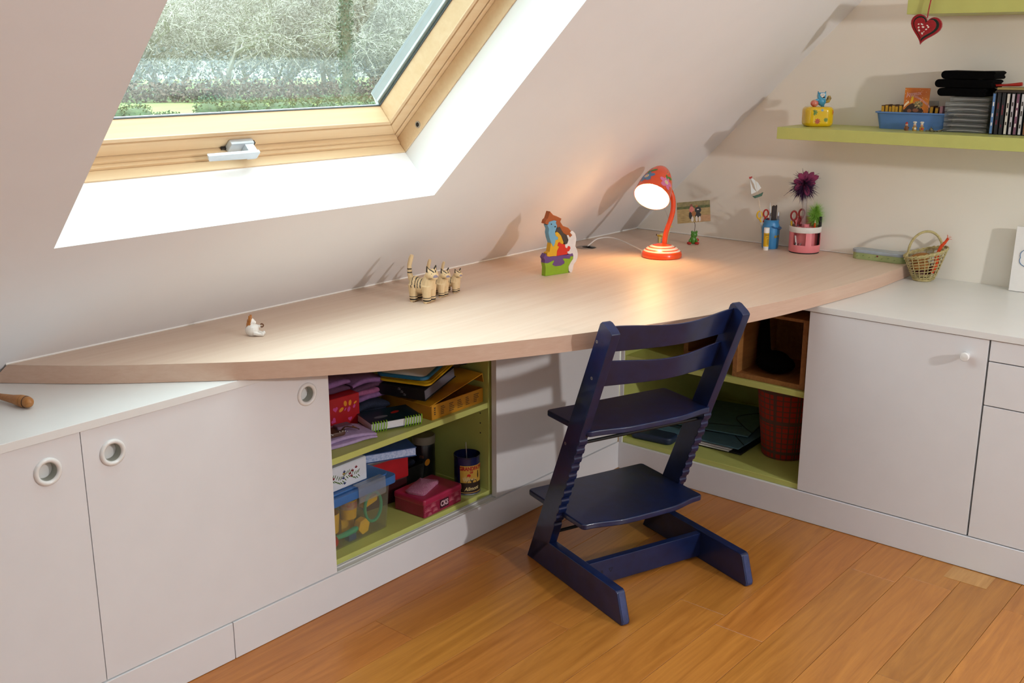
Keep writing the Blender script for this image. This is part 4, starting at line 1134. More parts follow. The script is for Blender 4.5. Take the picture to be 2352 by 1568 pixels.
# ---------------------------------------------------------------- leaning card on the gable worktop
cdn = thing('canvas_board', 'white board with a blue painted outline leaning on the gable wall', 'board', (-.045, -1.57, .696), 0, rot=(0, 0, 0))
LM = Matrix.Rotation(.055, 4, 'Y')
mb = MB(M=LM); mb.box(-.014, 0, -.15, .113, 0, .205); mb.build('panel', M_wp, cdn, bevel=.001, seg=1)
mb = MB(M=LM)
cl_ = []
for i in range(41):
    a = PI * .35 + 2 * PI * i / 40; r_ = .034 + .0045 * abs(math.sin(a * 3.0))
    cl_.append((-.0145, .056 + r_ * math.cos(a), .108 + r_ * .9 * math.sin(a)))
mb.tube(cl_, .0022, 6, flat=.4); mb.tube([(-.0145, .058, .078), (-.0145, .054, .06), (-.0145, .052, .05)], .002, 6, flat=.4)
mb.build('painted_outline', mat('blue_brushstroke', '#3f79ad', .5, .2, 150), cdn)

# turned wooden handle on the left worktop
hd_ = thing('wooden_baton', 'turned wooden baton end lying on the worktop left of the desk', 'baton', (-2.634, -.224, .7095))
dv = Vector((-.035, .19, -.0040)).normalized(); Mq = dv.to_track_quat('Z', 'Y').to_matrix().to_4x4()
mb = MB(M=Mq); mb.lathe([(0, 0), (.006, .001), (.0105, .006), (.0125, .013), (.0118, .0165), (.0122, .0175), (.0130, .019), (.0132, .028), (.0126, .0285), (.0132, .030), (.0128, .037), (.0095, .060), (.0068, .10), (.0058, .15), (.006, .205), (0, .207)], 24)
mb.build('grip', M_toywood, hd_)
mb = MB(M=Mq)
for z_ in (.0172, .0288): mb.lathe([(.0121, z_ - .0007), (.0131, z_), (.0121, z_ + .0007)], 24, cap=False)
mb.build('burnt_ring', M_brush, hd_)


# ---------------------------------------------------------------- things on the lower wall shelf
SZ = 1.1864
RZC = math.atan2(-.7653, .6436)          # turns local -y towards the viewer's side of the room


def boxy(name, label, cat, c, size, rz, m, parent=None, group=None, bevel=.0015, part='body', seg=1):
    o = thing(name, label, cat, c, rz, group)
    sx_, sy_, sz_ = size
    MB().box(-sx_ / 2, sx_ / 2, -sy_ / 2, sy_ / 2, 0, sz_).build(part, m, o, bevel=bevel, seg=seg)
    return o


M_ymon = mat('yellow_ceramic', '#e7be08', .16, .05, 12, coat=.5); M_racc = mat('blue_ceramic', '#3f9cc2', .18, .1, 60, coat=.5)
mo = thing('money_box', 'yellow ceramic money box with a blue raccoon on top', 'money box', (-.128, -.803, SZ), RZC)
mb = MB(); mb.prism(rrect(.097, .086, .030, 6), 0, .066); mb.build('body', M_ymon, mo, bevel=.014, seg=4, smooth=60)


def asterisk(x, z, r, m, lift=.0):
    mb = MB()
    for k in range(4):
        a = PI * k / 4; dx, dz = math.cos(a), math.sin(a)
        w = r * .2
        for sg_ in (-1, 1):
            p = [(x + sg_ * dx * r * .12 + dz * w * .5, z + sg_ * dz * r * .12 - dx * w * .5), (x + sg_ * dx * r * .8 + dz * w, z + sg_ * dz * r * .8 - dx * w), (x + sg_ * dx * r, z + sg_ * dz * r), (x + sg_ * dx * r * .8 - dz * w, z + sg_ * dz * r * .8 + dx * w), (x + sg_ * dx * r * .12 - dz * w * .5, z + sg_ * dz * r * .12 + dx * w * .5)]
            mb.add([(px_, -.0433 + (.0035 if abs(px_) > .027 else 0) + max(0, abs(px_) - .027) * .45, pz_) for px_, pz_ in p], [(0, 1, 2, 3, 4)])
    return mb.build('painted_star', m, mo, smooth=0)


M_sred = mat('star_red', '#b81c14', .3); M_sgrn = mat('star_green', '#3c7d24', .3); M_sblu = mat('star_blue', '#7fb0c4', .3)
asterisk(-.022, .048, .0100, M_sgrn); asterisk(-.011, .0190, .0100, M_sred); asterisk(.036, .048, .0088, M_sred); asterisk(.0165, .0235, .0075, M_sgrn); asterisk(.034, .014, .0058, M_sblu); asterisk(.003, .0555, .005, M_sblu)
rm = MB(); rm.ell((.010, 0, .083), (.0155, .012, .0155), 14); rm.prism(rrect(.027, .022, .008, 4, .009, .101), -.009, .009, 'y')
for s_ in (-1, 1): rm.tube([(.009 + s_ * .011, 0, .108), (.009 + s_ * .0135, 0, .1165)], [.0035, .0012], 8)
rm.tube([(-.002, -.003, .088), (-.010, -.005, .086), (-.016, -.006, .082)], [.005, .004, .0035], 10)
for s_ in (-1, 1): rm.tube([(.0145 + s_ * .003, 0, .074), (.0145 + s_ * .003, -.001, .066)], [.0028, .0035], 8)
me_ = blob('raccoon', [M_racc, M_ink], rm, .0012, lambda c: 1 if c.z > .1145 else 0, 2)
fg = obj('raccoon', me_, mo)
mb = MB(); mb.tube([(.022, .003, .079), (.032, .003, .084), (.036, .003, .094), (.035, .003, .101)], [.004, .0075, .0078, .004], 12); mb.build('striped_tail', mat('striped_tail', '#d8b24a', .25, .1, 8, hex2='#2a2430', stretch=(1, 1, 30)), fg)
mb = MB()
mb.ell((.006, -.0105, .1045), (.0052, .0025, .0055), 12, 0); mb.ell((.0125, -.0105, .1045), (.005, .0025, .0055), 12, 0); mb.ell((.0095, -.0115, .099), (.0055, .003, .0035), 12, 0)
mb.ell((.0068, -.0128, .104), .0014, 8, 1); mb.ell((.0115, -.0128, .104), .0014, 8, 1); mb.ell((.0135, -.0135, .0965), (.0036, .002, .0026), 10, 1)
mb.build('face', [M_porc, M_ink], fg)
mb = MB(); mb.ell((-.0145, -.004, .0765), (.0135, .0125, .0115), 16); mb.build('ball', mat('red_speckled_ball', '#c9241a', .25, .1, 45, coat=.5, hex2='#d9b49a'), fg)

# blue tray with cassettes and a greeting card
M_tray = mat('blue_plastic_tray', '#5a86c4', .4, .04, 30)
tr_ = thing('plastic_tray', 'long blue plastic tray full of little yellow boxes on the shelf', 'tray', (-.062, -1.1095, SZ), -PI / 2)
mb = MB(); n_ = 0


def taper(mb, w0, d0, w1, d1, z0, z1, th):
    o0, o1 = rrect(w0, d0, .012, 3), rrect(w1, d1, .014, 3); i0, i1 = rrect(w0 - 2 * th, d0 - 2 * th, .010, 3), rrect(w1 - 2 * th, d1 - 2 * th, .012, 3); n = len(o0)
    vs = [(x, y, z0) for x, y in o0] + [(x, y, z1) for x, y in o1] + [(x, y, z0 + th) for x, y in i0] + [(x, y, z1) for x, y in i1]
    fs = [tuple(range(n))[::-1], tuple(range(2 * n, 3 * n))]
    for i in range(n):
        j = (i + 1) % n; fs += [(i, j, n + j, n + i), (2 * n + i, 3 * n + i, 3 * n + j, 2 * n + j), (n + i, n + j, 3 * n + j, 3 * n + i)]
    mb.add(vs, fs)


taper(mb, .208, .078, .226, .096, 0, .054, .0022); mb.build('body', M_tray, tr_, smooth=40)
mb = MB(); ro, ri = rrect(.236, .106, .016, 4), rrect(.223, .093, .013, 4); n = len(ro)
vs = [(x, y, z) for z in (.051, .0555) for pl in (ro, ri) for x, y in pl]
mb.add(vs, [f for i in range(n) for f in ((i, (i + 1) % n, n + (i + 1) % n, n + i), (2 * n + i, 3 * n + i, 3 * n + (i + 1) % n, 2 * n + (i + 1) % n), (i, 2 * n + i, 2 * n + (i + 1) % n, (i + 1) % n), (n + i, n + (i + 1) % n, 3 * n + (i + 1) % n, 3 * n + i))])
mb.build('rim', M_tray, tr_, smooth=40)
M_ybox = mat('ochre_card', '#cf9f26', .6, .12, 90); M_bbox = mat('brown_card', '#5c3a14', .6, .12, 90)
yb = boxy('card_box', 'first small ochre box of the row in the tray, at the money box end', 'box', (-.072, -1.012, SZ + .003), (.0105, .040, .072), -PI / 2, M_bbox, group='small ochre boxes in the tray', bevel=.0006)
mb = MB(); mb.box(-.0044, .0044, -.0203, -.0199, .004, .069); mb.build('label_strip', M_ybox, yb, smooth=0)
for i in range(1, 9):
    o = dup(yb); y_ = -1.012 - .0116 * i if i < 7 else -1.1655 - .0175 * (i - 7)
    o.location = (-.072 + rf.uniform(-.002, .002), y_, SZ + .003 + rf.uniform(-.002, .003))
    o.rotation_euler = (0, .05 * (i >= 7) + rf.uniform(-.02, .02), -PI / 2)
    o['label'] = (None, 'second small ochre box of the row from the money box end', 'third small ochre box of the row from the money box end', 'fourth small ochre box, middle of the row of seven', 'fifth small ochre box of the row, two short of the last', 'sixth small ochre box of the row, next to the last', 'seventh small ochre box, touching the orange card', 'leaning ochre box just past the orange card', 'leaning ochre box beside the pink case')[i]
    if i >= 7: o['group'] = 'ochre boxes right of the card'
o = boxy('flat_case', 'pink translucent case at the discs end of the tray', 'case', (-.070, -1.2005, SZ + .003), (.010, .045, .074), -PI / 2, mat('pink_case', '#b07a86', .25, .08, 30), bevel=.001)
M_clear2 = clear('clear_case_plastic', '#f1f3f3', .08, .12, '#c3c9cb', .20)
o = boxy('clear_box', 'clear plastic box standing behind the orange card in the tray', 'box', (-.045, -1.125, SZ + .003), (.095, .022, .088), -PI / 2, M_clear2, bevel=.001)
gcd = thing('greeting_card', 'orange sparkly greeting card with a dark mole standing in the tray', 'card', (-.0955, -1.120, SZ + .004), -PI / 2 + .04, rot=(-.05, 0, -PI / 2 + .03))
MB().box(-.040, .040, -.0006, .0006, 0, .128).build('sheet', mat('orange_sparkle_print', '#d9820f', .35, .15, 14, hex2='#b5520d'), gcd, smooth=0)
cf = lambda x, y, l: (x, -.0007 - l, y)
mb = MB()
text(mb, 'Joyeux', .017, lambda x, y, l: cf(-.010 + x, .110 + y + x * .12, l), 0, .0004, .0006); text(mb, 'Anniversaire', .013, lambda x, y, l: cf(.012 + x * .95, .094 + y - x * .55 - x * x * 5, l), 0, .0004, .0005)
mb.build('lettering', mat('card_lilac', '#d79a8e', .4, .05, 60), gcd, smooth=0)
mb = MB(); disc(mb, cf, -.016, .050, .022, .032, 0, .0002, 18, -.5); disc(mb, cf, .004, .050, .022, .020, 0, .0003, 16)
mb.add([cf(x, y, .0001) for x, y in ((-.04, .0), (.026, 0), (.024, .050), (-.04, .060))], [(0, 1, 2, 3)]); disc(mb, cf, .0, .058, .010, .006, 1, .0006, 12); disc(mb, cf, -.020, .056, .007, .006, 1, .0006, 10)
mb.build('mole_picture', [mat('mole_brown', '#3b2a22', .5, .2, 80), mat('mole_face', '#8a5638', .5, .1, 80)], gcd, smooth=0)
mb = MB()
for i in range(46): a = rf.uniform(0, 6.28); r_ = .011 * rf.random() ** .5; disc(mb, cf, .007 + 1.2 * r_ * math.cos(a), .076 + r_ * math.sin(a), .0038, .0022, rf.choice((0, 0, 1, 2)), .0007 + .0001 * i / 46, 7, a)
mb.build('tuft_picture', [mat('tuft_olive', '#8a7f50', .5, .1, 80), mat('tuft_dark', '#544c34', .5, .1, 80), mat('tuft_cream', '#c8b07a', .5, .1, 80)], gcd, smooth=0)
mb = MB(); mb.add([cf(x, y, .0003) for x, y in ((-.020, .080), (-.012, .082), (-.008, .108), (-.016, .102))], [(0, 1, 2, 3)]); mb.build('flash_picture', MATS['yellow_plastic'], gcd, smooth=0)
mb = MB(); mb.add([cf(x, y, .0006) for x, y in ((-.039, .066), (-.022, .082), (-.026, .088), (-.037, .076))], [(0, 1, 2, 3)])
for i in range(60):
    x, y = rf.uniform(-.038, .038), rf.uniform(.003, .125)
    if y < .088 and x < .022: continue
    disc(mb, cf, x, y, .0005 + .0014 * rf.random() ** 3, .0005 + .0014 * rf.random() ** 3, 0, .0004, 7)
o = mb.build('sparkles', mat('sparkle_cream', '#f2d7ae', .4, .03, 60), gcd, smooth=0); o['kind'] = 'stuff'

# three tiny figures
M_skin = mat('painted_skin', '#d6a582', .5, .06, 60); M_capw = mat('white_cap', '#e3ddd2', .5, .04, 60)
for i, (y_, lab) in enumerate(((-1.1125, 'tiny figure with a red cap, at the money box end of the three'), (-1.1385, 'tiny chef figure in a white hat, middle of the three'), (-1.1610, 'tiny chef figure with a white hat and red front'))):
    fgr = thing('tiny_figure', lab, 'figurine', (-.138, y_, SZ), RZC, 'tiny figures on the shelf')
    mb = MB(); mb.lathe([(0, 0), (.0058, 0), (.0066, .004), (.0055, .010), (.004, .0145), (0, .0145)], 14); mb.ell((.0, -.0045, .007), (.004, .003, .004), 10, 1)
    for s_ in (-1, 1): mb.tube([(s_ * .005, 0, .012), (s_ * .0072, -.002, .007)], [.0018, .0016], 7, 0)
    mb.build('body', [mat('ochre_robe', '#b08a3a', .5, .1, 80) if i else mat('brown_robe', '#7c4a26', .5, .1, 80), M_sred if i == 2 else (M_capw if i == 1 else MATS['brown_robe'])], fgr)
    mb = MB(); mb.ell((0, 0, .0178), (.0048, .0046, .0048), 12); mb.ell((0, -.0046, .017), .0012, 8); mb.build('head', M_skin, fgr)
    mb = MB()
    if i == 0: mb.ell((0, .0005, .0215), (.0042, .0042, .0055), 12); mb.build('cap', M_red, fgr)
    else: mb.lathe([(0, .0205), (.0036, .0205), (.0038, .024), (.0058, .0255), (.0060, .028), (.004, .0295), (0, .0295)], 14); mb.build('chef_hat', M_capw, fgr)
mb = MB()
for k in range(5):
    c_ = Vector((rf.uniform(-.006, .02), -.003 + .009 * (k - 2), .003)); mb.tube([c_ + Vector((.005 * math.cos(a), .006 * math.sin(a), .001 * math.sin(2 * a))) for a in [2 * PI * j / 12 for j in range(13)]], .0013, 6)
mb.ell((.0, -.012, .006), (.005, .006, .006), 10); mb.tube([(.0, -.012, .006), (.002, -.012, .016)], [.002, .0008], 6); mb.tube([(.004, .008, .003), (-.002, .02, .006), (.003, .028, .009)], [.002, .0022, .0008], 6)
o = mb.build('trinket', mat('tarnished_silver', '#8d8566', .3, .3, 120, metal=.8)); place(o, (-.142, -1.205, SZ), PI); tag(o, 'little heap of tarnished metal trinkets beside the clear cases', 'trinket')

# stack of clear cases, black cloth rolls, discs
for i in range(7):
    top = i == 6
    cs_ = thing('clear_case', ('lowest clear plastic case of the stack, lying on the green shelf', 'second clear plastic case up from the green shelf', 'third clear plastic case up from the green shelf', 'fourth clear plastic case up, in the middle of the stack', 'fifth clear plastic case up from the green shelf', 'clear plastic case next below the small top one of the stack', 'narrower clear plastic case topping the stack, under the black cloth')[i], 'case', (-.070, -1.2905 if not top else -1.296, SZ + .0156 * i), -PI / 2 + rf.uniform(-.01, .01), 'clear cases stacked on the shelf')
    w_ = .132 if not top else .118
    mb = MB(); mb.box(-w_ / 2, w_ / 2, -.060, .060, .0006, .0150); mb.build('shell', M_clear2, cs_, bevel=.001, seg=1)
    mb = MB(); amp = rf.uniform(.0, .0028) * (1 if i % 2 else 2); n = 12; vs = []
    for k in range(n + 1):
        x = -w_ * .42 + w_ * .84 * k / n; z = .004 + .0012 * i % .004 + amp * math.sin(PI * k / n)
        vs += [(x, -.054, z), (x, .05, z), (x, -.054, z + .0012), (x, .05, z + .0012)]
    mb.add(vs, [f for k in range(n) for f in ((k * 4, k * 4 + 4, k * 4 + 5, k * 4 + 1), (k * 4 + 2, k * 4 + 3, k * 4 + 7, k * 4 + 6), (k * 4, k * 4 + 2, k * 4 + 6, k * 4 + 4))])
    mb.build('paper_insert', M_paper, cs_)
for i, (y0, y1, z0, z1, lab) in enumerate(((-1.198, -1.345, 1.297, 1.3225, 'lowest of the three black cloth rolls on the clear cases'), (-1.188, -1.362, 1.323, 1.3485, 'middle black cloth roll, sticking out furthest at one end'), (-1.205, -1.368, 1.349, 1.374, 'topmost of the three black cloth rolls on the clear cases'))):
    rl = thing('cloth_roll', lab, 'cloth', (-.085, (y0 + y1) / 2, z0), -PI / 2, 'black cloth rolls'); L_ = y0 - y1
    pr_ = []
    for k in range(9): a = PI / 2 + PI * k / 8; pr_.append((-L_ / 2 + .0125 + .0125 * math.cos(a), .0125 + .0125 * math.sin(a)))
    pr_ += [(L_ / 2 - .004, 0), (L_ / 2, .006), (L_ / 2 - .006, .012), (L_ / 2 + .002, .019), (L_ / 2 - .006, .0245), (L_ * .1, .0235)]
    mb = MB(); mb.prism(pr_, -.055, .055, 'y'); mb.build('fold', M_black, rl, bevel=.003, seg=2)
spine = ['#5c86bc', '#262428', '#22252b', '#ddd8ce', '#c9c3cb', '#83566e', '#d2d2d4', '#8a5b36', '#c03a38', '#2a2a30', '#c8b05a', '#3d5f5a']
lab_s = ['blue spined disc case, first in the row beside the clear stack', 'dark brown disc case, second in the row of discs', 'black spined disc case between the brown and the cream ones', 'cream spined disc case in the row', 'pale lilac spined disc case in the row', 'plum spined disc case in the row', 'white disc case with a dark emblem between plum and tan', 'tan and brown spined disc case in the row', 'red spined disc case in the row', 'second black disc case, past the red one', 'mustard spined disc case past the red one', 'dark teal disc case at the end of the row']
for i, h_ in enumerate(spine):
    dk = thing('disc_case', lab_s[i], 'disc case', (-.0775, -1.373 - .0137 * i, SZ), 0, 'disc cases in a row')
    mb = MB(); mb.box(-.066, .066, -.0054, .0054, 0, .1245); mb.build('shell', M_dark, dk, bevel=.0006, seg=1)
    mb = MB(); mb.box(-.0667, -.0658, -.0034, .0034, .003, .1215); sp = mb.build('spine', mat('spine_' + h_[1:], h_, .35, .08, 60), dk, smooth=0)
    mb = MB()
    for k in range(3): z_ = .02 + .028 * k + rf.uniform(0, .012); mb.box(-.0670, -.0666, -.0017, .0017, z_, z_ + rf.uniform(.008, .02))
    o = mb.build('spine_print', M_ink if i in (3, 4, 6, 10) else (M_paper if i in (0, 5, 8) else M_wine), dk, smooth=0); o['kind'] = 'stuff'
for i, (z_, h_, lab) in enumerate(((1.3112, '#3a2f24', 'dark thin case lying flat on the row of discs'), (1.3190, '#a5925c', 'tan thin booklet lying on the dark case above the discs'))):
    boxy('flat_booklet', lab, 'booklet', (-.075 + .004 * i, -1.470, z_), (.19, .125, .0072), -PI / 2 + .01 * i, mat('booklet_%d' % i, h_, .5, .08, 40), bevel=.0008)
mb = MB(); mb.tube([(-.055, 0, .004), (-.02, 0, .006), (.012, 0, .0085), (.020, 0, .0095)], [.0035, .0045, .0065, .006], 10, flat=.9); mb.tube([(-.06, .01, .004), (-.03, .008, .0055)], .0035, 8)
o = mb.build('red_toggle', M_red); place(o, (-.105, -1.418, 1.3268), -PI / 2); tag(o, 'red plastic toggle lying on the booklets beside the cloth rolls', 'toggle')

# felt heart on its ribbon
M_felt = mat('red_felt', '#a20d17', .9, .15, 160, .3, sheen=.3); M_felt2 = mat('bottle_green_felt', '#12281f', .9, .15, 160, .3)
ht = thing('felt_heart', 'red and dark green felt heart hanging from the upper shelf', 'ornament', (-.262, -1.187, 1.500), -PI / 2)


def heart(s, ox=0, oz=0, rot=0):
    o = []
    for i in range(40):
        t = 2 * PI * i / 40; x = 16 * math.sin(t) ** 3; y = 13 * math.cos(t) - 5 * math.cos(2 * t) - 2 * math.cos(3 * t) - math.cos(4 * t)
        x, y = x * s / 16, y * s / 16
        o.append((ox + x * math.cos(rot) - y * math.sin(rot), oz + x * math.sin(rot) + y * math.cos(rot)))
    return o


R_ = -.22
mb = MB(); mb.prism(heart(.047, 0, .0, R_), -.004, .004, 'y'); mb.build('outer_layer', M_felt, ht, bevel=.0025, seg=2, smooth=60)
mb = MB(); mb.prism(heart(.039, .001, .001, R_), -.0056, -.0035, 'y'); mb.build('green_layer', M_felt2, ht, bevel=.0008, seg=1, smooth=60)
mb = MB(); mb.prism(heart(.0335, -.0012, .0015, R_), -.0075, -.0055, 'y'); il = mb.build('inner_layer', M_felt, ht, bevel=.0008, seg=1, smooth=60)
mb = MB()
for (x, z, rx, rz_, rt) in ((-.0185, .0105, .0028, .002, .3), (-.0085, .010, .0045, .0022, -.5), (-.0175, .001, .003, .0026, .4), (-.0045, .002, .0042, .0026, -.2), (.0085, .0055, .004, .0018, -.7), (.0115, .001, .003, .0022, .6), (.0055, -.005, .003, .0022, .3), (-.0155, -.0075, .0036, .0028, -.9), (-.0055, -.0165, .0026, .0036, .5), (-.001, -.012, .0028, .0012, .7)):
    disc(mb, lambda x_, y_, l: (x_, -.0076 - l, y_), x, z, rx, rz_, 0, .0003, 9, rt)
o = mb.build('embroidery', M_capw, il); o['kind'] = 'stuff'
mb = MB(); rpts = spline([(.0035, -.001, .028), (.0055, -.002, .05), (.009, -.001, .078), (.010, .004, .0855), (.010, .03, .0842), (.010, .06, .0842)], 5)
mb.tube(rpts, .0032, 6, flat=.5); mb.build('ribbon', M_felt, ht)

# ---------------------------------------------------------------- left cabinet contents
LS, LB = .4034, .1174
M_redbox = mat('red_card', '#b5121c', .4, .08, 30)
rbx = boxy('gift_box', 'red card box printed with hearts and orange leaves on the upper shelf', 'box', (-1.780, -.118, LS), (.195, .135, .092), -.08, M_redbox)
bf = lambda x, y, l: (x, -.0677 - l, y)
M_hp = mat('print_magenta', '#d04a8c', .4, .05, 60); M_op = mat('print_orange', '#e8901c', .4, .05, 60)
for (x, z, s_, m_, rt) in ((.013, .060, .0085, M_hp, .1), (.006, .028, .009, M_hp, .9), (.062, .022, .007, M_hp, 0)):
    mb = MB(); h = heart(s_, 0, 0, rt); mb.add([bf(x + a, z + b, .0004) for a, b in h], [tuple(range(len(h)))]); mb.build('printed_heart', m_, rbx, smooth=0)
for (x, z, rx, rz_, rt, m_) in ((.0475, .070, .0055, .0085, .15, M_op), (.0640, .069, .0052, .0085, -.15, M_op), (.033, .055, .009, .0052, .55, M_op), (.059, .051, .008, .005, 1.2, M_hp), (.047, .0535, .005, .0025, .9, M_hp), (.082, .066, .006, .003, .5, M_op), (.078, .056, .006, .004, 1.1, M_hp)):
    mb = MB(); disc(mb, bf, x, z, rx, rz_, 0, .0004, 12, rt); mb.build('printed_leaf', m_, rbx, smooth=0)


def folded(name, label, c, size, rz, m, n=3, seed=1, group=None, cat='clothes'):
    """A folded textile: soft stacked layers with a rolled front edge."""
    o = thing(name, label, cat, c, rz, group); sx_, sy_, sz_ = size; r0 = random.Random(seed); h = sz_ / n
    for i in range(n):
        e = r0.uniform(-.006, .006); mb = MB(); pr_ = []
        for k in range(7): a = PI / 2 + PI * k / 6; pr_.append((-sy_ / 2 + h / 2 + e + h / 2 * math.cos(a), i * h + h / 2 + h / 2 * math.sin(a)))
        pr_ += [(sy_ / 2, i * h), (sy_ / 2, i * h + h)]
        g = 9; vs = []; k_ = len(pr_)
        for j in range(g + 1):
            t = j / g; x = (t - .5) * sx_ * (1 + e * 2); dz = .0028 * math.sin(t * 7 + i * 2 + seed); dy = .004 * math.sin(t * 5 + i + seed * 2)
            edge = 1 - .45 * (abs(t - .5) * 2) ** 6
            vs += [(x, y + dy, max(.0002 if i == 0 else i * h - .001, (z - i * h) * edge + i * h + (dz if i else max(dz, 0)))) for y, z in pr_]
        fs = [(j * k_ + a, j * k_ + (a + 1) % k_, (j + 1) * k_ + (a + 1) % k_, (j + 1) * k_ + a) for j in range(g) for a in range(k_)] + [tuple(range(k_)), tuple(range(g * k_, g * k_ + k_))]
        mb.add(vs, fs); mb.build('fold', m[i % len(m)] if isinstance(m, list) else m, o, smooth=50)
    return o


M_denim = mat('dark_denim', '#1f2740', .85, .25, 220, .3); M_lilacf = mat('lilac_fabric', '#8c5f92', .85, .12, 120, .2); M_pinkf = mat('rose_fabric', '#a65c86', .85, .12, 120, .2); M_plumf = mat('plum_fabric', '#5a3450', .85, .12, 120, .2)
folded('folded_jeans', 'folded dark denim under the plum clothes on the upper shelf', (-1.620, -.118, LS), (.110, .145, .048), -.12, M_denim, 2, 3)
folded('folded_clothes', 'folded plum and lilac clothes piled on the denim', (-1.622, -.112, LS + .0520), (.120, .140, .062), -.10, [M_lilacf, M_pinkf, M_plumf, M_lilacf], 4, 5)
folded('folded_cloth', 'folded plum cloth lying on top of the red gift box', (-1.775, -.108, LS + .0935), (.17, .105, .036), -.06, [M_plumf, M_lilacf], 2, 11)
folded('folded_scarf', 'pale lilac folded cloth at the shelf front under the brown purse', (-1.838, -.252, LS), (.215, .105, .021), -.22, mat('pale_lilac_fabric', '#b49bc2', .85, .08, 120, .2), 2, 8)
pu = thing('leather_purse', 'small brown leather purse with straps lying on the lilac cloth', 'purse', (-1.835, -.262, LS + .0226), -.2)
M_lea = mat('brown_leather', '#5a3626', .5, .2, 90, .2); M_mau = mat('mauve_leather', '#7a5a72', .5, .15, 90)
mb = MB(); mb.prism(rrect(.075, .05, .015, 4, -.018, 0), 0, .014); mb.build('pouch', M_lea, pu, bevel=.004, seg=2)
mb = MB(); mb.prism(rrect(.048, .032, .006, 3, .022, .006), .012, .021); mb.build('flap', M_mau, pu, bevel=.002, seg=1)
for k in range(3):
    mb = MB(); mb.tube(spline([(.0, -.022, .004), (.02, -.012 + .01 * k, .020), (.05, -.02 + .012 * k, .012), (.062, -.012 + .014 * k, .004)], 4), .003, 6, flat=.4); mb.build('strap', M_lea if k != 1 else mat('tan_leather', '#a5622e', .5, .15, 90), pu)
mb = MB()
for k in range(12): mb.ell((-.052 + .0065 * k + rf.uniform(-.002, .002), -.024 + .004 * math.sin(k * 1.4), .013 + .003 * math.sin(k)), rf.uniform(.0014, .0026), 8)
o = mb.build('beads', mat('silver_beads', '#c9c2bd', .2, .1, 60, metal=.7), pu); o['kind'] = 'stuff'

# spiral notebook
nb = thing('spiral_notebook', 'thick notebook with lime green coils and a dark teal cover', 'notebook', (-1.640, -.262, LS + .0052), -.34)
M_nbc = mat('dark_teal_cover', '#12323c', .35, .2, 30, hex2='#0c2028'); M_coil = mat('lime_coil', '#8fc81c', .35, .05, 60)
mb = MB(); mb.box(-.078, .078, -.055, .055, 0, .0014); mb.box(-.078, .078, -.055, .055, .0226, .0242); mb.build('cover', M_nbc, nb, bevel=.0004, seg=1)
mb = MB(); mb.box(-.076, .076, -.0515, .053, .0015, .0225); mb.build('pages', mat('page_edges', '#e6e4ea', .7, .06, 60, stretch=(1, 1, 60)), nb, smooth=0)
for x_ in [(-.074 + .0082 * k) for k in range(6)] + [(.026 + .0082 * k) for k in range(7)]:
    mb = MB(); mb.tube([(x_ + .002 * math.sin(a), -.053 + .0055 * math.cos(a) * (1 if math.cos(a) < 0 else .9), .0121 + .0150 * math.sin(a)) for a in [2 * PI * j / 14 for j in range(15)]], .0015, 6); mb.build('coil', M_coil, nb)
mb = MB(); disc(mb, lambda x, y, l: (x, y, .0242 + l), .022, .008, .016, .008, 0, .0003, 12, .4); disc(mb, lambda x, y, l: (x, y, .0242 + l), -.03, -.012, .022, .010, 1, .0003, 12, .1)
mb.build('cover_print', [M_red, M_grey], nb)

# game box with its lid ajar, album, tray board
M_game = mat('yellow_game_box', '#cf941c', .5, .1, 14, hex2='#b57a10')
gb = thing('game_box', 'yellow board game box with its lid sprung open at the divider', 'game box', (-1.432, -.232, LS), .01)
mb = MB(); mb.box(-.112, .112, -.105, .105, 0, .003); mb.box(-.112, .112, -.105, -.102, .003, .045); mb.box(-.112, .112, .102, .105, .003, .045); mb.box(-.112, -.109, -.102, .102, .003, .045); mb.box(.109, .112, -.102, .102, .003, .045)
mb.build('base', M_game, gb, bevel=.0006, seg=1)
LMx = Matrix.Translation((-.112, 0, .047)) @ Matrix.Rotation(-.20, 4, 'Y')
mb = MB(M=LMx); mb.box(-.012, .222, -.110, .106, 0, .0025); lid = mb.build('lid', M_game, gb, bevel=.0006, seg=1)
mb = MB(M=LMx); mb.box(.2195, .222, -.110, .106, -.026, 0); mb.build('lid_flap', mat('yellow_game_flap', '#a97c1c', .5, .1, 30), lid, smooth=0)
mb = MB()
for i in range(5):
    for j in range(5): mb.box(-.075 + .036 * i, -.075 + .036 * i + rf.uniform(.012, .024), -.1054, -.1050, .010 + .0055 * j, .0125 + .0055 * j)
o = mb.build('small_print', mat('print_brown', '#6a4a18', .6, .1, 60), gb, smooth=0); o['kind'] = 'stuff'
mb = MB()
for z_, w_ in ((.035, .004), (.029, .003), (.022, .0035), (.016, .003)): disc(mb, lambda x, y, l: (x, -.1051 - l, y), -.100, z_, w_, .0022, 0, .0003, 8)
o = mb.build('symbol_print', M_ink, gb, smooth=0); o['kind'] = 'stuff'
al = thing('photo_album', 'thick black album with grey page edges on the game box lid', 'album', (-1.494, -.228, LS + .0745), 0, rot=(0, -.155, .22))
mb = MB(); mb.box(-.088, .088, -.085, .085, 0, .0025); mb.box(-.088, .088, -.085, .085, .0315, .034); mb.box(-.088, -.0855, -.085, .085, .002, .032); mb.build('cover', M_dark, al, bevel=.0006, seg=1)
mb = MB(); mb.box(-.085, .085, -.082, .082, .0026, .0314); mb.build('pages', mat('grey_pages', '#6f6a72', .7, .15, 40, stretch=(1, 1, 40)), al, smooth=0)
mb = MB()
for k in range(6): mb.add([(-.0883, -.02 - .006 * (k % 2) + .004 * k, .008 + .004 * k), (-.0883, -.02 - .006 * (k % 2) + .004 * k + .012, .008 + .004 * k), (-.0883, -.02 + .004 * k, .0115 + .004 * k)], [(0, 1, 2)])
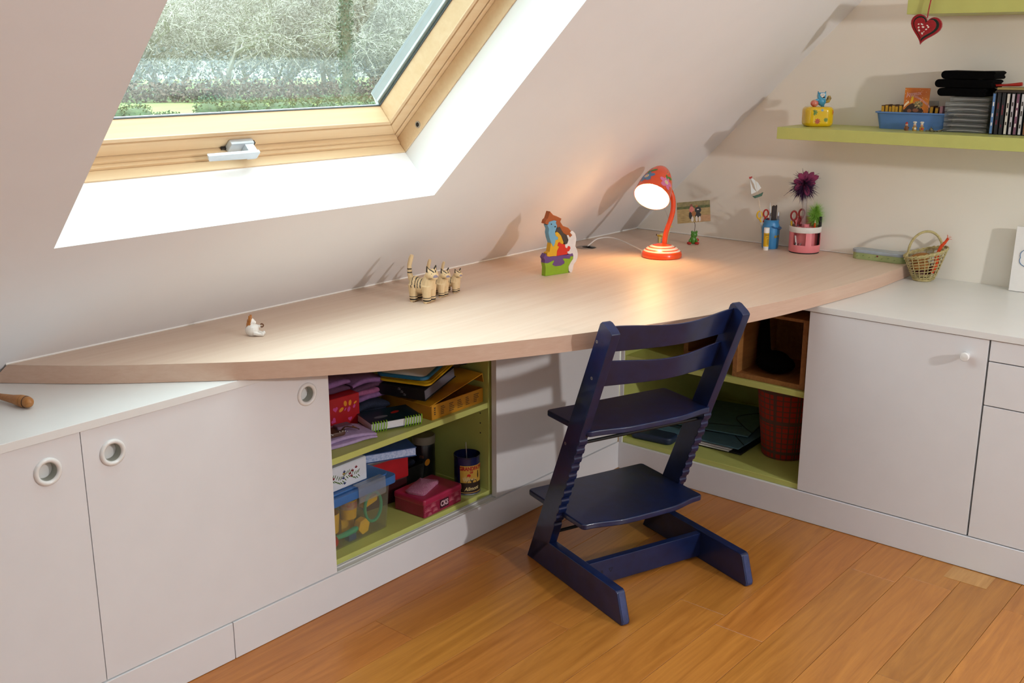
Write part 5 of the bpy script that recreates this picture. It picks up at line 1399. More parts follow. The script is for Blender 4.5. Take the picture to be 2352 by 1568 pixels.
o = mb.build('spine_print', M_grey, al, smooth=0); o['kind'] = 'stuff'
fo = thing('yellow_folder', 'bright yellow plastic folder between the album and the teal board', 'folder', (-1.474, -.225, LS + .1180), 0, rot=(0, -.135, .30))
mb = MB(); mb.prism(rrect(.215, .17, .02, 4), 0, .005); mb.prism(rrect(.205, .165, .02, 4, .006, .002), .006, .0085); mb.build('sheet', MATS['yellow_plastic'], fo, bevel=.001, seg=1)
wb = thing('drawing_board', 'white drawing board with a rounded teal rim on top of the pile', 'board', (-1.478, -.215, LS + .1310), 0, rot=(0, -.12, .33))
mb = MB(); ro, ri = rrect(.215, .165, .022, 5), rrect(.195, .145, .014, 5); n = len(ro)
vs = [(x, y, z) for z in (0, .009) for pl in (ro, ri) for x, y in pl]
mb.add(vs, [f for i in range(n) for f in ((i, (i + 1) % n, n + (i + 1) % n, n + i), (2 * n + i, 3 * n + i, 3 * n + (i + 1) % n, 2 * n + (i + 1) % n), (i, 2 * n + i, 2 * n + (i + 1) % n, (i + 1) % n), (n + i, n + (i + 1) % n, 3 * n + (i + 1) % n, 3 * n + i))])
mb.build('rim', mat('teal_plastic', '#1d6d94', .35, .06, 40), wb, bevel=.001, seg=1)
mb = MB(); mb.prism(rrect(.196, .146, .0145, 5), .003, .0065); mb.build('panel', M_paper, wb)
mb = MB(); mb.prism(rrect(.055, .012, .004, 3, .055, -.077), .0088, .0115); mb.build('pen_clip', M_dark, wb, bevel=.001, seg=1)
cs = thing('paper_sheaf', 'crumpled printed sheets sticking out beside the teal board', 'papers', (-1.366, -.225, LS + .1290), 0, rot=(0, -.14, .1))
mb = MB(); vs = []; n = 8
for i in range(n + 1):
    for j in range(n + 1): vs.append((-.05 + .085 * i / n, -.09 + .15 * j / n, .004 * math.sin(i * 1.3 + j) + .003 * math.cos(j * 2.1)))
mb.add(vs + [(x, y, z + .002) for x, y, z in vs], [(i * (n + 1) + j, (i + 1) * (n + 1) + j, (i + 1) * (n + 1) + j + 1, i * (n + 1) + j + 1) for i in range(n) for j in range(n)] + [((n + 1) ** 2 + i * (n + 1) + j, (n + 1) ** 2 + i * (n + 1) + j + 1, (n + 1) ** 2 + (i + 1) * (n + 1) + j + 1, (n + 1) ** 2 + (i + 1) * (n + 1) + j) for i in range(n) for j in range(n)])
mb.build('sheet', mat('printed_sheet', '#8a8070', .6, .3, 26, hex2='#1c2c40'), cs)

# translucent storage box with toys
M_tub = clear('milky_plastic', '#f8f7f0', .04, .25, '#e4e2d6', .10)
tub = thing('storage_box', 'translucent plastic toy box with a blue lid on the cabinet floor', 'storage box', (-1.842, -.215, LB), .03)
mb = MB(); taper(mb, .285, .190, .305, .205, 0.001, .135, .0025); mb.build('body', M_tub, tub, smooth=40)
mb = MB(); o0, o1 = rrect(.330, .232, .016, 4), rrect(.325, .227, .016, 4); mb.prism(o0, .136, .160); mb.prism(rrect(.300, .20, .02, 4), .160, .166); mb.build('lid', mat('blue_lid', '#3f6fae', .35, .05, 30), tub, bevel=.004, seg=2)
mb = MB(); mb.prism(rrect(.14, .03, .014, 4, -.02, -.06), .1655, .1672); mb.build('lid_recess', mat('dark_blue_recess', '#16304e', .4, .05, 30), tub, bevel=.0006, seg=1)
mb = MB(); mb.prism([(-.119, .172), (-.1215, .172), (-.1235, .128), (-.119, .120), (-.1165, .1215), (-.1195, .130), (-.1175, .168), (-.098, .168), (-.098, .172)], .010, .112, 'x')
mb.M = None
mb.build('latch', clear('latch_plastic', '#f2f4f4', .08, .2, '#f4f6f8', .2), tub, bevel=.0015, seg=2)
mb = MB(); mb.tube([(.012, -.1205, .118), (.012, -.1175, .106)], .007, 10); mb.build('latch_foot', MATS.get('x') or M_tub, tub)
M_ty = mat('toy_yellow', '#f2c014', .45, .08, 40); M_tt = mat('toy_teal', '#1fb08a', .45, .08, 40); M_tb = mat('toy_blue', '#274a86', .45, .08, 40)
toys = [('toy_hexagon', 'yellow hexagonal toy block pressed against the front of the toy box', (-1.784, -0.290, LB + .030), 'hex'), ('toy_shovel', 'teal toy shovel handle low in the toy box', (-1.846, -0.297, LB + .028), 'shovel'), ('toy_ring', 'green teal hoop around a yellow block in the toy box', (-1.732, -0.283, LB + .068), 'ring'),
        ('toy_wedge', 'yellow toy wedge inside the green hoop', (-1.736, -0.268, LB + .085), 'wedge'), ('toy_cup', 'yellow cup with a printed band near the latch in the toy box', (-1.806, -0.262, LB + .085), 'cup'), ('toy_cup', 'plain yellow cup at the door side of the toy box', (-1.880, -.272, LB + .070), 'cup'),
        ('toy_brick', 'blue toy brick on the bottom of the toy box', (-1.826, -0.290, LB + .006), 'brick'), ('toy_ball', 'red toy ball in the lower front corner of the toy box', (-1.896, -.294, LB + .022), 'ball'), ('toy_brick', 'large yellow toy brick behind the hexagon in the toy box', (-1.799, -0.240, LB + .006), 'bigbrick')]
for nm, lab, c, kind_ in toys:
    mb = MB(); m_ = M_ty
    if kind_ == 'hex': mb.prism([(.022 * math.cos(PI / 3 * k + .2), .024 * math.sin(PI / 3 * k + .2)) for k in range(6)], -.012, .010, 'y')
    elif kind_ == 'shovel': mb.tube([(-.05, 0, .002), (.0, 0, .0), (.030, 0, .002), (.040, 0, .004)], [.006, .008, .009, .006], 10); m_ = M_tt
    elif kind_ == 'ring': mb.tube([(.032 * math.cos(a), 0, .044 * math.sin(a)) for a in [2 * PI * k / 28 for k in range(29)]], .0045, 8); m_ = M_tt
    elif kind_ == 'wedge': mb.prism([(-.026, -.016), (.024, -.006), (.028, .012), (-.018, .008)], -.012, .012, 'y')
    elif kind_ == 'cup': mb.lathe([(0, -.03), (.022, -.03), (.026, .026), (.024, .026), (.02, -.027), (0, -.027)], 20)
    elif kind_ == 'brick': mb.box(-.014, .014, -.010, .010, -.004, .022); m_ = M_tb
    elif kind_ == 'bigbrick': mb.box(-.03, .02, -.016, .016, -.004, .045)
    else: mb.ell((0, 0, 0), .019, 16); m_ = M_red
    o = mb.build(nm, m_, bevel=.002 if kind_ in ('hex', 'wedge', 'brick', 'bigbrick') else 0, seg=2); place(o, c, .03); tag(o, lab, 'toy')
    if lab.startswith('yellow cup'):
        mb = MB(); mb.lathe([(.0247, .0), (.0262, .022)], 20, cap=False); mb.build('printed_band', mat('cup_print', '#a83a34', .5, .3, 60, hex2='#c9b8a0'), o)

# white floral tin on the lid
M_wtin = mat('white_enamel_tin', '#d6dbe4', .3, .03, 30, coat=.2)
wt = boxy('floral_tin', 'white tin painted with a floral sprig on the blue lid', 'tin', (-1.862, -.262, LB + .1675), (.190, .085, .068), .03, M_wtin, bevel=.003)
wf = lambda x, y, l: (x, -.0427 - l, y)
M_fl = mat('sprig_green', '#5c7a3e', .4, .1, 60); M_fr = mat('sprig_red', '#8c2430', .4, .1, 60); M_fb = mat('sprig_blue', '#3c4a7c', .4, .1, 60); M_fo = mat('sprig_ochre', '#a8893c', .4, .1, 60)
mb = MB()
for k in range(16):
    x = -.045 + .0072 * k; sl = .030 + .006 * math.sin(k * .8)
    disc(mb, wf, x, sl + .008, .0065, .0014, 0, .0003, 8, 1.0); disc(mb, wf, x, sl - .006, .0065, .0014, 0, .0003, 8, -.8)
o = mb.build('painted_leaves', M_fl, wt, smooth=0); o['kind'] = 'stuff'
for (x, z, m_) in ((.030, .034, M_fr), (.040, .040, M_fr), (.036, .026, M_fr), (.054, .046, M_fr), (.008, .040, M_fo), (.010, .045, M_fb), (.006, .028, M_fb), (.010, .012, M_fb), (-.03, .036, M_fr)):
    mb = MB()
    for a in (.5, 1.57, 2.6): disc(mb, wf, x + .002 * math.cos(a), z + .003 * math.sin(a), .0042, .0018, 0, .0005, 8, a)
    mb.build('painted_bloom', m_, wt, smooth=0)

# red box with clear lid, papers and blue book behind
M_rp = mat('red_plastic_box', '#b01c24', .35, .06, 40)
r2 = boxy('lunch_box', 'red plastic box behind the toy box under a blue book', 'box', (-1.586, -.135, LB), (.155, .115, .070), -.1, mat('maroon_box', '#3c1014', .4, .1, 40), bevel=.004, seg=2)
r2.name = 'maroon_box'; r2['label'] = 'dark maroon box underneath the red plastic box'
r2 = boxy('lunch_box', 'red plastic box behind the toy box under a blue book', 'box', (-1.586, -.137, LB + .0705), (.160, .120, .072), -.1, M_rp, bevel=.004, seg=2)
mb = MB(); mb.prism(rrect(.172, .132, .012, 3), .072, .083); mb.build('lid', clear('clear_lid', '#e6e2e4', .07, .15, '#b9aeb2', .45), r2, bevel=.002, seg=1)
pp = thing('paper_sheaf', 'sheaf of loose papers under the blue book', 'papers', (-1.585, -.158, LB + .1555), -.25)
for k in range(4):
    mb = MB(); mb.box(-.090 + .006 * k, .085 - .004 * k, -.068 + .003 * k, .06, .0012 * k, .0012 * k + .001); mb.build('sheet', M_paper if k % 2 else mat('grey_sheet', '#a59c98', .7, .1, 40), pp, smooth=0)
bb = thing('blue_book', 'blue sparkly boxed book on the papers under the shelf', 'book', (-1.590, -.170, LB + .1612), -.42)
mb = MB(); mb.box(-.085, .085, -.072, .072, 0, .003); mb.box(-.085, .085, -.072, .072, .025, .028); mb.box(-.085, -.081, -.072, .072, .003, .025); mb.build('cover', mat('blue_cover', '#33558c', .35, .12, 50, hex2='#27406e'), bb, bevel=.0008, seg=1)
mb = MB(); mb.box(-.0805, .083, -.070, .070, .0032, .0248); mb.build('pages', mat('pale_blue_sparkle', '#8ea3cf', .5, .35, 160, hex2='#c9d2ea'), bb, smooth=0)

# pink tin, cloth, cans
M_ptin = mat('crimson_tin', '#a02448', .3, .1, 30, coat=.3, hex2='#8a1c3c')
pt_ = thing('pink_tin', 'crimson tin box lettered CKS at the cabinet front', 'tin', (-1.512, -.285, LB), .035)
mb = MB(); mb.prism(rrect(.166, .122, .006, 3), .0005, .043); mb.build('body', M_ptin, pt_, bevel=.0015, seg=2)
mb = MB(); mb.prism(rrect(.170, .126, .008, 3), .036, .057); mb.build('lid', mat('crimson_lid', '#ae2a50', .28, .08, 30, coat=.3), pt_, bevel=.006, seg=3)
pf = lambda x, y, l: (x, -.0612 - l, y)
mb = MB(); mb.add([pf(x, y, .0002) for x, y in ((-.016, .008), (.023, .008), (.023, .035), (-.016, .035))], [(0, 1, 2, 3)]); mb.build('label_plate', mat('plum_plate', '#3c1424', .4, .05, 60), pt_, smooth=0)
mb = MB(); text(mb, 'CKS', .0225, lambda x, y, l: pf(.0035 + x, .0215 + y, l), 0, .0006, .0010, .82); mb.build('lettering', mat('lettering_rose', '#d9b3bb', .5, .05, 60), pt_, smooth=0)
M_frond = mat('print_rose', '#c96a7c', .4, .08, 60)
for (x, z, s_) in ((-.068, .018, .016), (-.045, .026, .014), (-.036, .010, .013), (.036, .018, .014), (.058, .026, .014), (.066, .008, .012), (-.06, .004, .010)):
    mb = MB()
    for k in range(9): a = PI * k / 8; disc(mb, pf, x + s_ * .5 * math.cos(a), max(.004, z + s_ * .5 * math.sin(a)), s_ * .5, .0011, 0, .0004, 6, a)
    mb.build('printed_frond', M_frond, pt_, smooth=0)
M_pcl = mat('pink_glitter_cloth', '#a5527e', .8, .3, 300, .4, hex2='#c08a9c')
pcl = thing('glitter_pouch', 'flat pink glittery cloth pouch on the crimson tin', 'pouch', (-1.530, -.278, LB + .0578), .38)
mb = MB(); vs = []; n = 14
outl = rrect(.105, .068, .014, 4); m_n = len(outl)
for zz, sc in ((0, 1.0), (.005, 1.03), (.0085, .93)): vs += [(x * sc + .004 * math.sin(i * 1.1), y * sc + .003 * math.cos(i * .9), zz + .0016 * math.sin(i * .8) * (zz > .004)) for i, (x, y) in enumerate(outl)]
vs.append((0, 0, .0095)); k_ = m_n
mb.add(vs, [(j * k_ + i, j * k_ + (i + 1) % k_, (j + 1) * k_ + (i + 1) % k_, (j + 1) * k_ + i) for j in range(2) for i in range(k_)] + [(2 * k_ + i, 2 * k_ + (i + 1) % k_, 3 * k_) for i in range(k_)] + [tuple(range(k_))])
mb.build('cloth', M_pcl, pcl)
can = thing('pencil_can', 'dark blue tin can with a yellow GRANDFATHER label by the divider', 'can', (-1.3595, -.304, LB), 0)
M_can = mat('blue_can', '#151c48', .22, .1, 30, coat=.3)
mb = MB(); mb.lathe([(0, .0005), (.0395, .0005), (.0410, .002), (.0410, .005), (.0400, .006), (.0400, .119), (.0412, .120), (.0412, .1235), (.0395, .1235), (.0388, .119), (.0388, .004), (0, .004)], 40); mb.build('body', M_can, can)
mb = MB(); mb.lathe([(.0408, .0015), (.0414, .0035), (.0408, .0055)], 40, cap=False); mb.build('rim', M_metal, can)
ca = af + .28; CR = .0400
cf2 = lambda x, y, l: ((CR + l) * math.cos(ca + x / CR), (CR + l) * math.sin(ca + x / CR), .056 + y)


def patch(mb, x0, x1, y0, y1, mi, lift, n=14):
    vs = []
    for i in range(n + 1):
        x = x0 + (x1 - x0) * i / n; vs += [cf2(x, y0, lift), cf2(x, y1, lift)]
    mb.add(vs, [(i * 2, i * 2 + 2, i * 2 + 3, i * 2 + 1) for i in range(n)], mi)


mb = MB(); patch(mb, -.032, .046, -.044, .041, 0, .0002); patch(mb, -.031, .045, -.044, -.014, 1, .0004); patch(mb, -.032, .046, -.0475, -.045, 0, .0003)
disc(mb, cf2, .006, -.012, .017, .011, 1, .0005, 16); disc(mb, cf2, .028, .008, .003, .010, 1, .0005, 10); disc(mb, cf2, .028, .019, .0025, .003, 1, .0006, 8); disc(mb, cf2, -.004, .010, .006, .005, 2, .0005, 10); disc(mb, cf2, .006, -.003, .012, .0025, 3, .0006, 12)
for k in range(7): disc(mb, cf2, -.021 + .003 * k, -.004 + .002 * (k % 3), .009, .0012, 3, .0005, 6, 1.57 - .1 * (k - 3))
mb.build('label', [mat('label_ochre', '#c69a3e', .4, .1, 40), mat('label_brown', '#2a1a12', .4, .1, 40), M_sred, mat('label_straw', '#d9c389', .4, .1, 40)], can, smooth=60)
mb = MB(); text(mb, 'GRANDFATHER', .0165, lambda x, y, l: cf2(.0125 + x, .0315 + y, l), 0, .0008, .0008, .78); text(mb, 'OF', .0085, lambda x, y, l: cf2(.004 + x, .0195 + y, l), 0, .0008, .0006, .9); mb.build('title_lettering', mat('label_red', '#a01c1c', .4, .05, 60), can, smooth=0)
mb = MB(); text(mb, 'Allmont', .0165, lambda x, y, l: cf2(.006 + x + y * .25, -.033 + y + x * .08, l), 0, .0008, .0004, .85); mb.build('script_lettering', MATS['label_straw'], can, smooth=0)
mb = MB(); mb.tube([(-.006, -.01, .02), (-.010, -.006, .15), (-.009, -.005, .164)], [.0016, .0014, .0008], 6); o = mb.build('crochet_hook', M_metal); place(o, (-1.3595, -.304, LB)); tag(o, 'thin metal crochet hook standing in the blue can', 'hook')
jr = thing('storage_jar', 'dark jar with a beige lid at the back of the cabinet', 'jar', (-1.372, -.130, LB), 0)
mb = MB(); mb.lathe([(0, .0), (.033, 0), (.036, .004), (.036, .115), (.033, .124), (0, .124)], 28); mb.build('body', mat('dark_jar', '#14161f', .3, .15, 40, coat=.2), jr)
mb = MB(); mb.lathe([(0, .124), (.0375, .124), (.0375, .146), (.035, .149), (0, .149)], 28); mb.build('lid', mat('beige_lid', '#8d8474', .5, .06, 40), jr)
jf = lambda x, y, l: ((.036 + l) * math.cos(af + x / .036), (.036 + l) * math.sin(af + x / .036), .085 + y)
mb = MB(); text(mb, 'ITIS', .012, lambda x, y, l: jf(-.004 + x, y, l), 0, .0004, .0002, .8); mb.build('lettering', mat('lettering_copper', '#8a5a34', .5, .1, 60), jr, smooth=0)
mb = MB(); disc(mb, jf, .014, -.018, .008, .012, 0, .0004, 10, -.4); disc(mb, jf, -.012, -.03, .007, .010, 1, .0004, 10); mb.build('label_print', [M_op, mat('label_slate', '#6a7684', .5, .1, 40)], jr)
bsk = thing('dark_basket', 'low dark basket of odds and ends behind the crimson tin', 'basket', (-1.465, -.115, LB), 0)
mb = MB(); taper(mb, .11, .10, .125, .115, 0, .075, .004); mb.build('body', mat('dark_weave', '#1c1812', .9, .3, 160, .4), bsk)
mb = MB()
for k in range(9): mb.ell((rf.uniform(-.04, .04), rf.uniform(-.035, .035), .062 + rf.uniform(0, .014)), (rf.uniform(.012, .022), rf.uniform(.01, .016), rf.uniform(.008, .014)), 10, mi=k % 3)
o = mb.build('bric_a_brac', [M_brush, mat('dark_olive_bits', '#3d3a1c', .7, .3, 80), M_denim], bsk); o['kind'] = 'stuff'

# ---------------------------------------------------------------- gable unit contents
RS, RB = .4164, .1154


def crate(label, x0, x1, y0, y1, z0, h, rz=0):
    o = thing('wooden_crate', label, 'crate', ((x0 + x1) / 2, (y0 + y1) / 2, z0), rz, 'wooden crates on the green shelf')
    dx, dy = (x1 - x0) / 2, (y1 - y0) / 2; t = .010
    MB().box(-dx, dx, -dy, dy, 0, t).build('bottom', M_crate, o, bevel=.0008, seg=1)
    MB().box(-dx, dx, -dy, dy, h - t, h).build('top', M_crate, o, bevel=.0008, seg=1)
    MB().box(-dx, dx, dy - t, dy, t, h - t).build('side', M_crate, o, bevel=.0008, seg=1)
    MB().box(-dx, dx, -dy, -dy + t, t, h - t).build('side', M_crate, o, bevel=.0008, seg=1)
    MB().box(dx - t, dx, -dy + t, dy - t, t, h - t).build('back', M_crate, o, bevel=.0008, seg=1)
    MB().box(-dx - .006, -dx, -dy - .001, -dy + .016, 0, h).build('stile', M_crate, o, bevel=.0008, seg=1)
    MB().box(-dx - .006, -dx, dy - .016, dy + .001, 0, h).build('stile', M_crate, o, bevel=.0008, seg=1)
    MB().box(-dx - .006, -dx, -dy + .016, dy - .016, 0, .016).build('rail', M_crate, o, bevel=.0008, seg=1)
    return o


ck = crate('open wooden crate holding a black pouch, next to the white door', -.622, -.340, -1.050, -.802, RS, .222)
crate('second wooden crate deeper in the shelf behind the chair back', -.500, -.240, -.760, -.545, RS, .205, .02)
pch = MB(); pch.ell((0, 0, .030), (.050, .066, .031), 20); pch.ell((.02, .01, .036), (.04, .05, .03), 16); pch.tube([(.02, .050, .03), (.035, .062, .10), (.04, .064, .185)], [.024, .020, .012], 12)
me_ = blob('pouch', [M_black], pch, .004, None, 3); o = obj('black_pouch', me_); place(o, (-.535, -.905, RS + .0112)); tag(o, 'soft black pouch slumped in the wooden crate', 'pouch')
# plaid waste basket
M_plaid = mat('red_plaid', '#8c2216', .7, .1, 40)
n = M_plaid.node_tree; bsdf = n.nodes['Principled BSDF']
t_ = n.nodes.new('ShaderNodeTexCoord'); sp_ = n.nodes.new('ShaderNodeSeparateXYZ'); n.links.new(t_.outputs['Object'], sp_.inputs[0])
at = n.nodes.new('ShaderNodeMath'); at.operation = 'ARCTAN2'; n.links.new(sp_.outputs[0], at.inputs[0]); n.links.new(sp_.outputs[1], at.inputs[1])
prev = None
for (src, fr, th) in ((at.outputs[0], 26.0, .84), (sp_.outputs[2], 330.0, .84), (at.outputs[0], 7.0, .97), (sp_.outputs[2], 60.0, .95)):
    a_ = n.nodes.new('ShaderNodeMath'); a_.operation = 'MULTIPLY'; a_.inputs[1].default_value = fr; n.links.new(src, a_.inputs[0])
    b_ = n.nodes.new('ShaderNodeMath'); b_.operation = 'SINE'; n.links.new(a_.outputs[0], b_.inputs[0])
    c_ = n.nodes.new('ShaderNodeMath'); c_.operation = 'GREATER_THAN'; c_.inputs[1].default_value = th; n.links.new(b_.outputs[0], c_.inputs[0])
    if prev is None: prev = c_
    else:
        d_ = n.nodes.new('ShaderNodeMath'); d_.operation = 'MAXIMUM'; n.links.new(prev.outputs[0], d_.inputs[0]); n.links.new(c_.outputs[0], d_.inputs[1]); prev = d_
mxn = n.nodes.new('ShaderNodeMix'); mxn.data_type = 'RGBA'; n.links.new(prev.outputs[0], mxn.inputs[0]); mxn.inputs[6].default_value = (*lin('#a32414'), 1); mxn.inputs[7].default_value = (*lin('#5a3a34'), 1)
n.links.new(mxn.outputs[2], bsdf.inputs['Base Color'])
bn = thing('waste_basket', 'red plaid waste basket under the green shelf', 'waste basket', (-.425, -.905, RB), 0)
mb = MB(); mb.lathe([(0, .0), (.072, 0), (.075, .003), (.104, .262), (.1055, .268), (.102, .268), (.073, .006), (0, .006)], 40); mb.build('body', M_plaid, bn)
mb = MB(); mb.tube([(.1042 * math.cos(a), .1042 * math.sin(a), .268) for a in [2 * PI * k / 40 for k in range(41)]], .003, 7); mb.build('rim', M_wine, bn)
# portfolios
M_port = mat('slate_blue_card', '#54788a', .45, .1, 30); M_port2 = mat('teal_grey_card', '#587b82', .45, .1, 30)
for i, (c, sz, rz_, m_, lab) in enumerate((((-.350, -.610, RB + .001), (.40, .37, .006), .05, M_dark, 'black portfolio at the bottom of the folder pile'), ((-.355, -.612, RB + .0195), (.385, .36, .005), .02, M_port, 'slate blue portfolio with an elastic band on the pile'), ((-.300, -.600, RB + .0290), (.33, .30, .005), .16, M_port2, 'teal grey portfolio topmost on the folder pile'))):
    pf_ = boxy('portfolio', lab, 'portfolio', c, sz, rz_, m_, group='portfolios on the green floor', part='cover')
    if i:
        mb = MB(); zz = sz[2] + .0008; mb.tube(spline([(-sz[0] / 2 + .04, -sz[1] / 2, zz), (-.06, -.09, zz + .001), (.02, -.05, zz), (sz[0] / 2 - .05, -sz[1] / 2 + .02, zz)], 5), .0014, 5); mb.tube([(-sz[0] / 2 + .03, sz[1] / 2, zz), (-.08, -.10, zz)], .0014, 5); mb.build('elastic', M_pureblack, pf_)
pw_ = thing('paper_pile', 'white sheets sticking out between the portfolios', 'papers', (-.372, -.590, RB + .0075), .04)
for k in range(5): MB().box(-.185 + .004 * k, .18, -.165 - .003 * k, .165, .0023 * k, .0023 * k + .0019).build('sheet', M_paper if k % 2 == 0 else MATS['grey_sheet'], pw_, smooth=0)
mb = MB(); mb.prism(rrect(.075, .16, .022, 4), 0, .026); o = mb.build('navy_case', mat('navy_case', '#1a2a44', .5, .1, 40), bevel=.008, seg=3); place(o, (-.590, -.492, RB), .1); tag(o, 'dark blue rounded case in the unit corner beside the portfolios', 'case')

# ---------------------------------------------------------------- outside the window
GZ = -2.2
M_grass = mat('winter_grass', '#7f8f52', .95, .2, .25, hex2='#667a44'); M_bracken = mat('bracken', '#6e5a4c', .95, .2, 3, hex2='#54483c'); M_hedge = mat('hedge_leaf', '#3f5a34', .7, .2, 3, hex2='#2c4428'); M_bark = mat('grey_bark', '#6d6a58', .9, .2, 12, hex2='#55543f'); M_lichen = mat('lichen_bark', '#b5bba6', .9, .15, 12, hex2='#979f88'); M_far = mat('hazed_twigs', '#aba79c', .95, .1, 2, hex2='#989488'); M_ivy = mat('ivy_leaf', '#566650', .6, .2, 8)  # far twigs paled: distance haze is put into their colour
mb = MB(); g = 14; vs = []
for i in range(g + 1):
    for j in range(g + 1):
        x = -160 + 460 * i / g; y = 8 + 320 * j / g; vs.append((x, y, GZ + .25 * noise.noise(Vector((x * .03, y * .03, 0)))))
mb.add(vs, [(i * (g + 1) + j, (i + 1) * (g + 1) + j, (i + 1) * (g + 1) + j + 1, i * (g + 1) + j + 1) for i in range(g) for j in range(g)])
o = mb.build('lawn', M_grass, smooth=60); tag(o, 'pale winter lawn outside the roof window', 'lawn', kind='structure')
A0 = math.radians(53.0)


def outp(px, d):                           # a spot outside at bearing of the view, d metres off
    a = A0 - math.atan((px - 620) / 2463 * .97); return Vector((-3.63 + d * math.cos(a), -2.4 + d * math.sin(a), GZ))


def leafy(mb, c, r, n, s, rr, flat=1.0):
    for i in range(n):
        d = Vector((rr.gauss(0, 1), rr.gauss(0, 1), rr.gauss(0, 1))).normalized() * rr.random() ** .35
        p = Vector(c) + Vector((d.x * r[0], d.y * r[1], d.z * r[2])); u = Vector((rr.gauss(0, 1), rr.gauss(0, 1), rr.gauss(0, 1))).normalized(); w = u.cross(Vector((rr.gauss(0, 1), rr.gauss(0, 1), rr.gauss(0, 1)))).normalized()
        k = s * rr.uniform(.6, 1.3); mb.add([p - u * k, p + w * k * .5, p + u * k, p - w * k * .5], [(0, 1, 2, 3)])


ro_ = random.Random(21)


def hedge(label, px0, px1, d, h, dens=520):
    c0, c1 = outp(px0, d), outp(px1, d); L_ = (c1 - c0).length; n_ = max(1, int(L_ / 1.2))
    o = thing('hedge', label, 'hedge', (c0 + c1) / 2); mb = MB()
    for i in range(n_):
        c = c0.lerp(c1, (i + .5) / n_) - (c0 + c1) / 2; hh = h * ro_.uniform(.9, 1.08)
        leafy(mb, (c.x + ro_.uniform(-.2, .2), c.y + ro_.uniform(-.2, .2), hh / 2), (.95, .95, hh / 2), dens, .085, ro_)
    f = mb.build('foliage', M_hedge, o, smooth=0)
    mb = MB()
    for i in range(n_):
        c = c0.lerp(c1, (i + .5) / n_) - (c0 + c1) / 2; mb.ell((c.x, c.y, h * .36), (.75, .7, h * .36), 10)
    mb.build('dense_core', M_hedge, o)
    return o


hedge('dark hedge piece behind the handle end of the pane', 150, 385, 62, 1.15)
hedge('small round bush in the gap between the hedges', 392, 428, 60, .75)
hedge('long dark hedge across the lower pane', 482, 1010, 62, 1.45)


def twig_tree(rr, h, spread, twigs, wid, trunk_r, m, droop=.1, depth=4, first=.36):
    """A bare branching tree as two meshes: limbs and fine twigs (blades)."""
    lm, tw = MB(), MB(); count = [0]

    def grow(p, d, L_, r, lev):
        pts = [p]; dd = d.copy()
        for k in range(4):
            dd = (dd + Vector((rr.gauss(0, .16), rr.gauss(0, .16), rr.gauss(.02, .10) - droop * (lev / 4)))).normalized(); pts.append(pts[-1] + dd * L_ / 4)
        if lev < 3: lm.tube(pts, [r * (1 - .14 * k) for k in range(5)], 5)
        else:
            for a, b in zip(pts[:-1], pts[1:]):
                s_ = (b - a).cross(Vector((rr.gauss(0, 1), rr.gauss(0, 1), rr.gauss(0, 1)))).normalized() * max(r, wid); tw.add([a - s_, a + s_, b + s_ * .7, b - s_ * .7], [(0, 1, 2, 3)])
        if lev >= depth: return
        for k in range(rr.choice(twigs)):
            i = rr.choice((2, 3, 4, 4)); ax = Vector((rr.gauss(0, 1), rr.gauss(0, 1), rr.gauss(.1, .6))).normalized()
            grow(pts[i], (dd * .75 + ax * spread).normalized(), L_ * rr.uniform(.55, .8), r * .5, lev + 1)
    grow(Vector((0, 0, 0)), Vector((0, 0, 1)), h * first, trunk_r, 0)
    return lm, tw


def tree_proto(name, label, rr, *a, m=M_far, group=None):
    lm, tw = twig_tree(rr, *a[:2], *a[2:])
    o = thing(name, label, 'tree', (0, 0, GZ), 0, group); lm.build('limbs', m, o, smooth=60); t = tw.build('twigs', m, o, smooth=0); t['kind'] = 'stuff'
    return o


prot = [tree_proto('bare_tree', 'bare grey winter tree in the hazy wood beyond the lawn', random.Random(31 + i), 13 + i, .85, (5, 5, 6), .011, .2, M_far, .05, 5, .24, m=M_far, group='bare trees beyond the lawn') for i in range(2)]
k = 0
for row, (d, n_) in enumerate(((96, 9), (112, 9), (130, 9))):
    for i in range(n_):
        px = 160 + (1000) * (i + .5 + .3 * (row % 2)) / n_ + ro_.uniform(-30, 30)
        o = prot[k] if k < 2 else dup(prot[k % 2]); k += 1
        p_ = outp(px, d + ro_.uniform(-5, 5)); o.location = (p_.x, p_.y, GZ - 1.6); o.rotation_euler = (0, 0, ro_.uniform(0, 6.28)); o['label'] = ('bare tree in the front row of the hazy wood, just behind the bracken', 'bare tree in the middle row of the hazy wood', 'bare tree in the rearmost row of the hazy wood')[row]; o['group'] = ('front row of bare trees', 'middle row of bare trees', 'rear row of bare trees')[row]; s_ = ro_.uniform(1.5, 1.9); o.scale = (s_, s_, s_)
near = tree_proto('lichened_tree', 'near bare tree with pale lichened branches at the pane edge', random.Random(14), 9, .95, (4, 4, 5), .006, .15, M_lichen, .30, 5, .30, m=M_lichen)
p_ = outp(215, 21); near.location = (p_.x, p_.y, GZ); near.scale = (1.35, 1.35, 1.2)
iv = thing('ivy_trunk', 'straight tree trunk clad in dark ivy', 'tree', outp(818, 70))
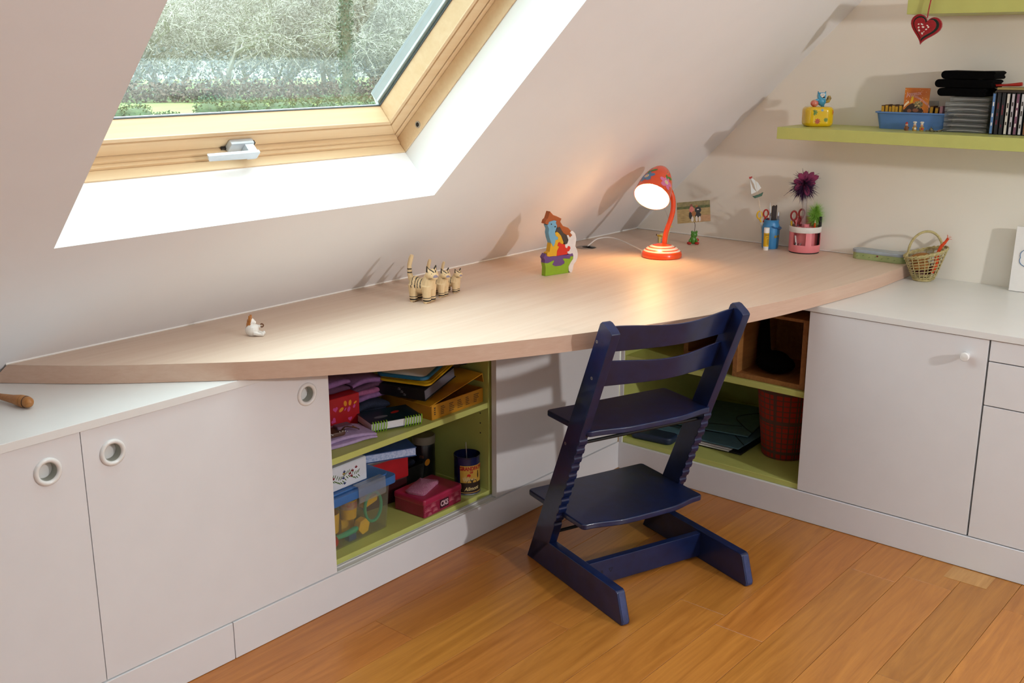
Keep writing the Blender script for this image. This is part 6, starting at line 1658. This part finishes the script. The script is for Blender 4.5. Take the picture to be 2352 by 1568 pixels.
mb = MB(); mb.tube([(0, 0, 0), (.05, 0, 4), (0, .05, 9), (.1, 0, 13)], [.35, .3, .25, .2], 10); mb.build('trunk', M_bark, iv)
mb = MB()
for i in range(16): leafy(mb, (0, 0, .4 + i * .62), (.55, .55, .6), 170, .10, ro_)
o = mb.build('ivy', M_ivy, iv, smooth=0); o['kind'] = 'stuff'
# bracken bank and the wooded rise behind the trees
for (d, h, m_, lab, nm) in ((88, 1.9, M_bracken, 'brown bracken bank along the far edge of the lawn', 'bracken_bank'), (93, 4.6, mat('hazed_thicket', '#9da3a3', .95, .1, 2, hex2='#868b88'), 'thicket behind the brown bracken, mist put into its grey colour', 'thicket')):  # the thicket's pale grey has distance haze painted into it
    o = thing(nm, lab, 'bank', outp(600, d)); mb = MB(); c0, c1 = outp(120, d), outp(1080, d)
    for i in range(44):
        c = c0.lerp(c1, (i + .5) / 44) - outp(600, d); leafy(mb, (c.x, c.y, h * .4), (1.2, 1.5, h * .55 * ro_.uniform(.7, 1.2)), 150, .16, ro_)
    t = mb.build('fronds', m_, o, smooth=0); t['kind'] = 'stuff'
M_rise = mat('hazed_rise', '#a4a69f', 1.0, .1, .5, hex2='#93948c')  # haze in front of the hill is painted into this grey
mb = MB(); vs = []; n = 60
for i in range(n + 1):
    a = A0 + .55 - 1.1 * i / n; d = 170; x, y = -3.63 + d * math.cos(a), -2.4 + d * math.sin(a); h_ = 26 + 3 * noise.noise(Vector((i * .21, 0, 0))) + 2 * noise.noise(Vector((i * .9, 3, 0)))
    vs += [(x, y, GZ - 1), (x + 10 * math.cos(a), y + 10 * math.sin(a), GZ + h_ * .6), (x + 30 * math.cos(a), y + 30 * math.sin(a), GZ + h_), (x + 60 * math.cos(a), y + 60 * math.sin(a), GZ - 1)]
mb.add(vs, [(i * 4 + j, i * 4 + 4 + j, i * 4 + 5 + j, i * 4 + 1 + j) for i in range(n) for j in range(3)])
o = mb.build('wooded_hill', M_rise, smooth=60); tag(o, 'wooded rise closing the view, haze put into its grey colour', 'hill', kind='structure')
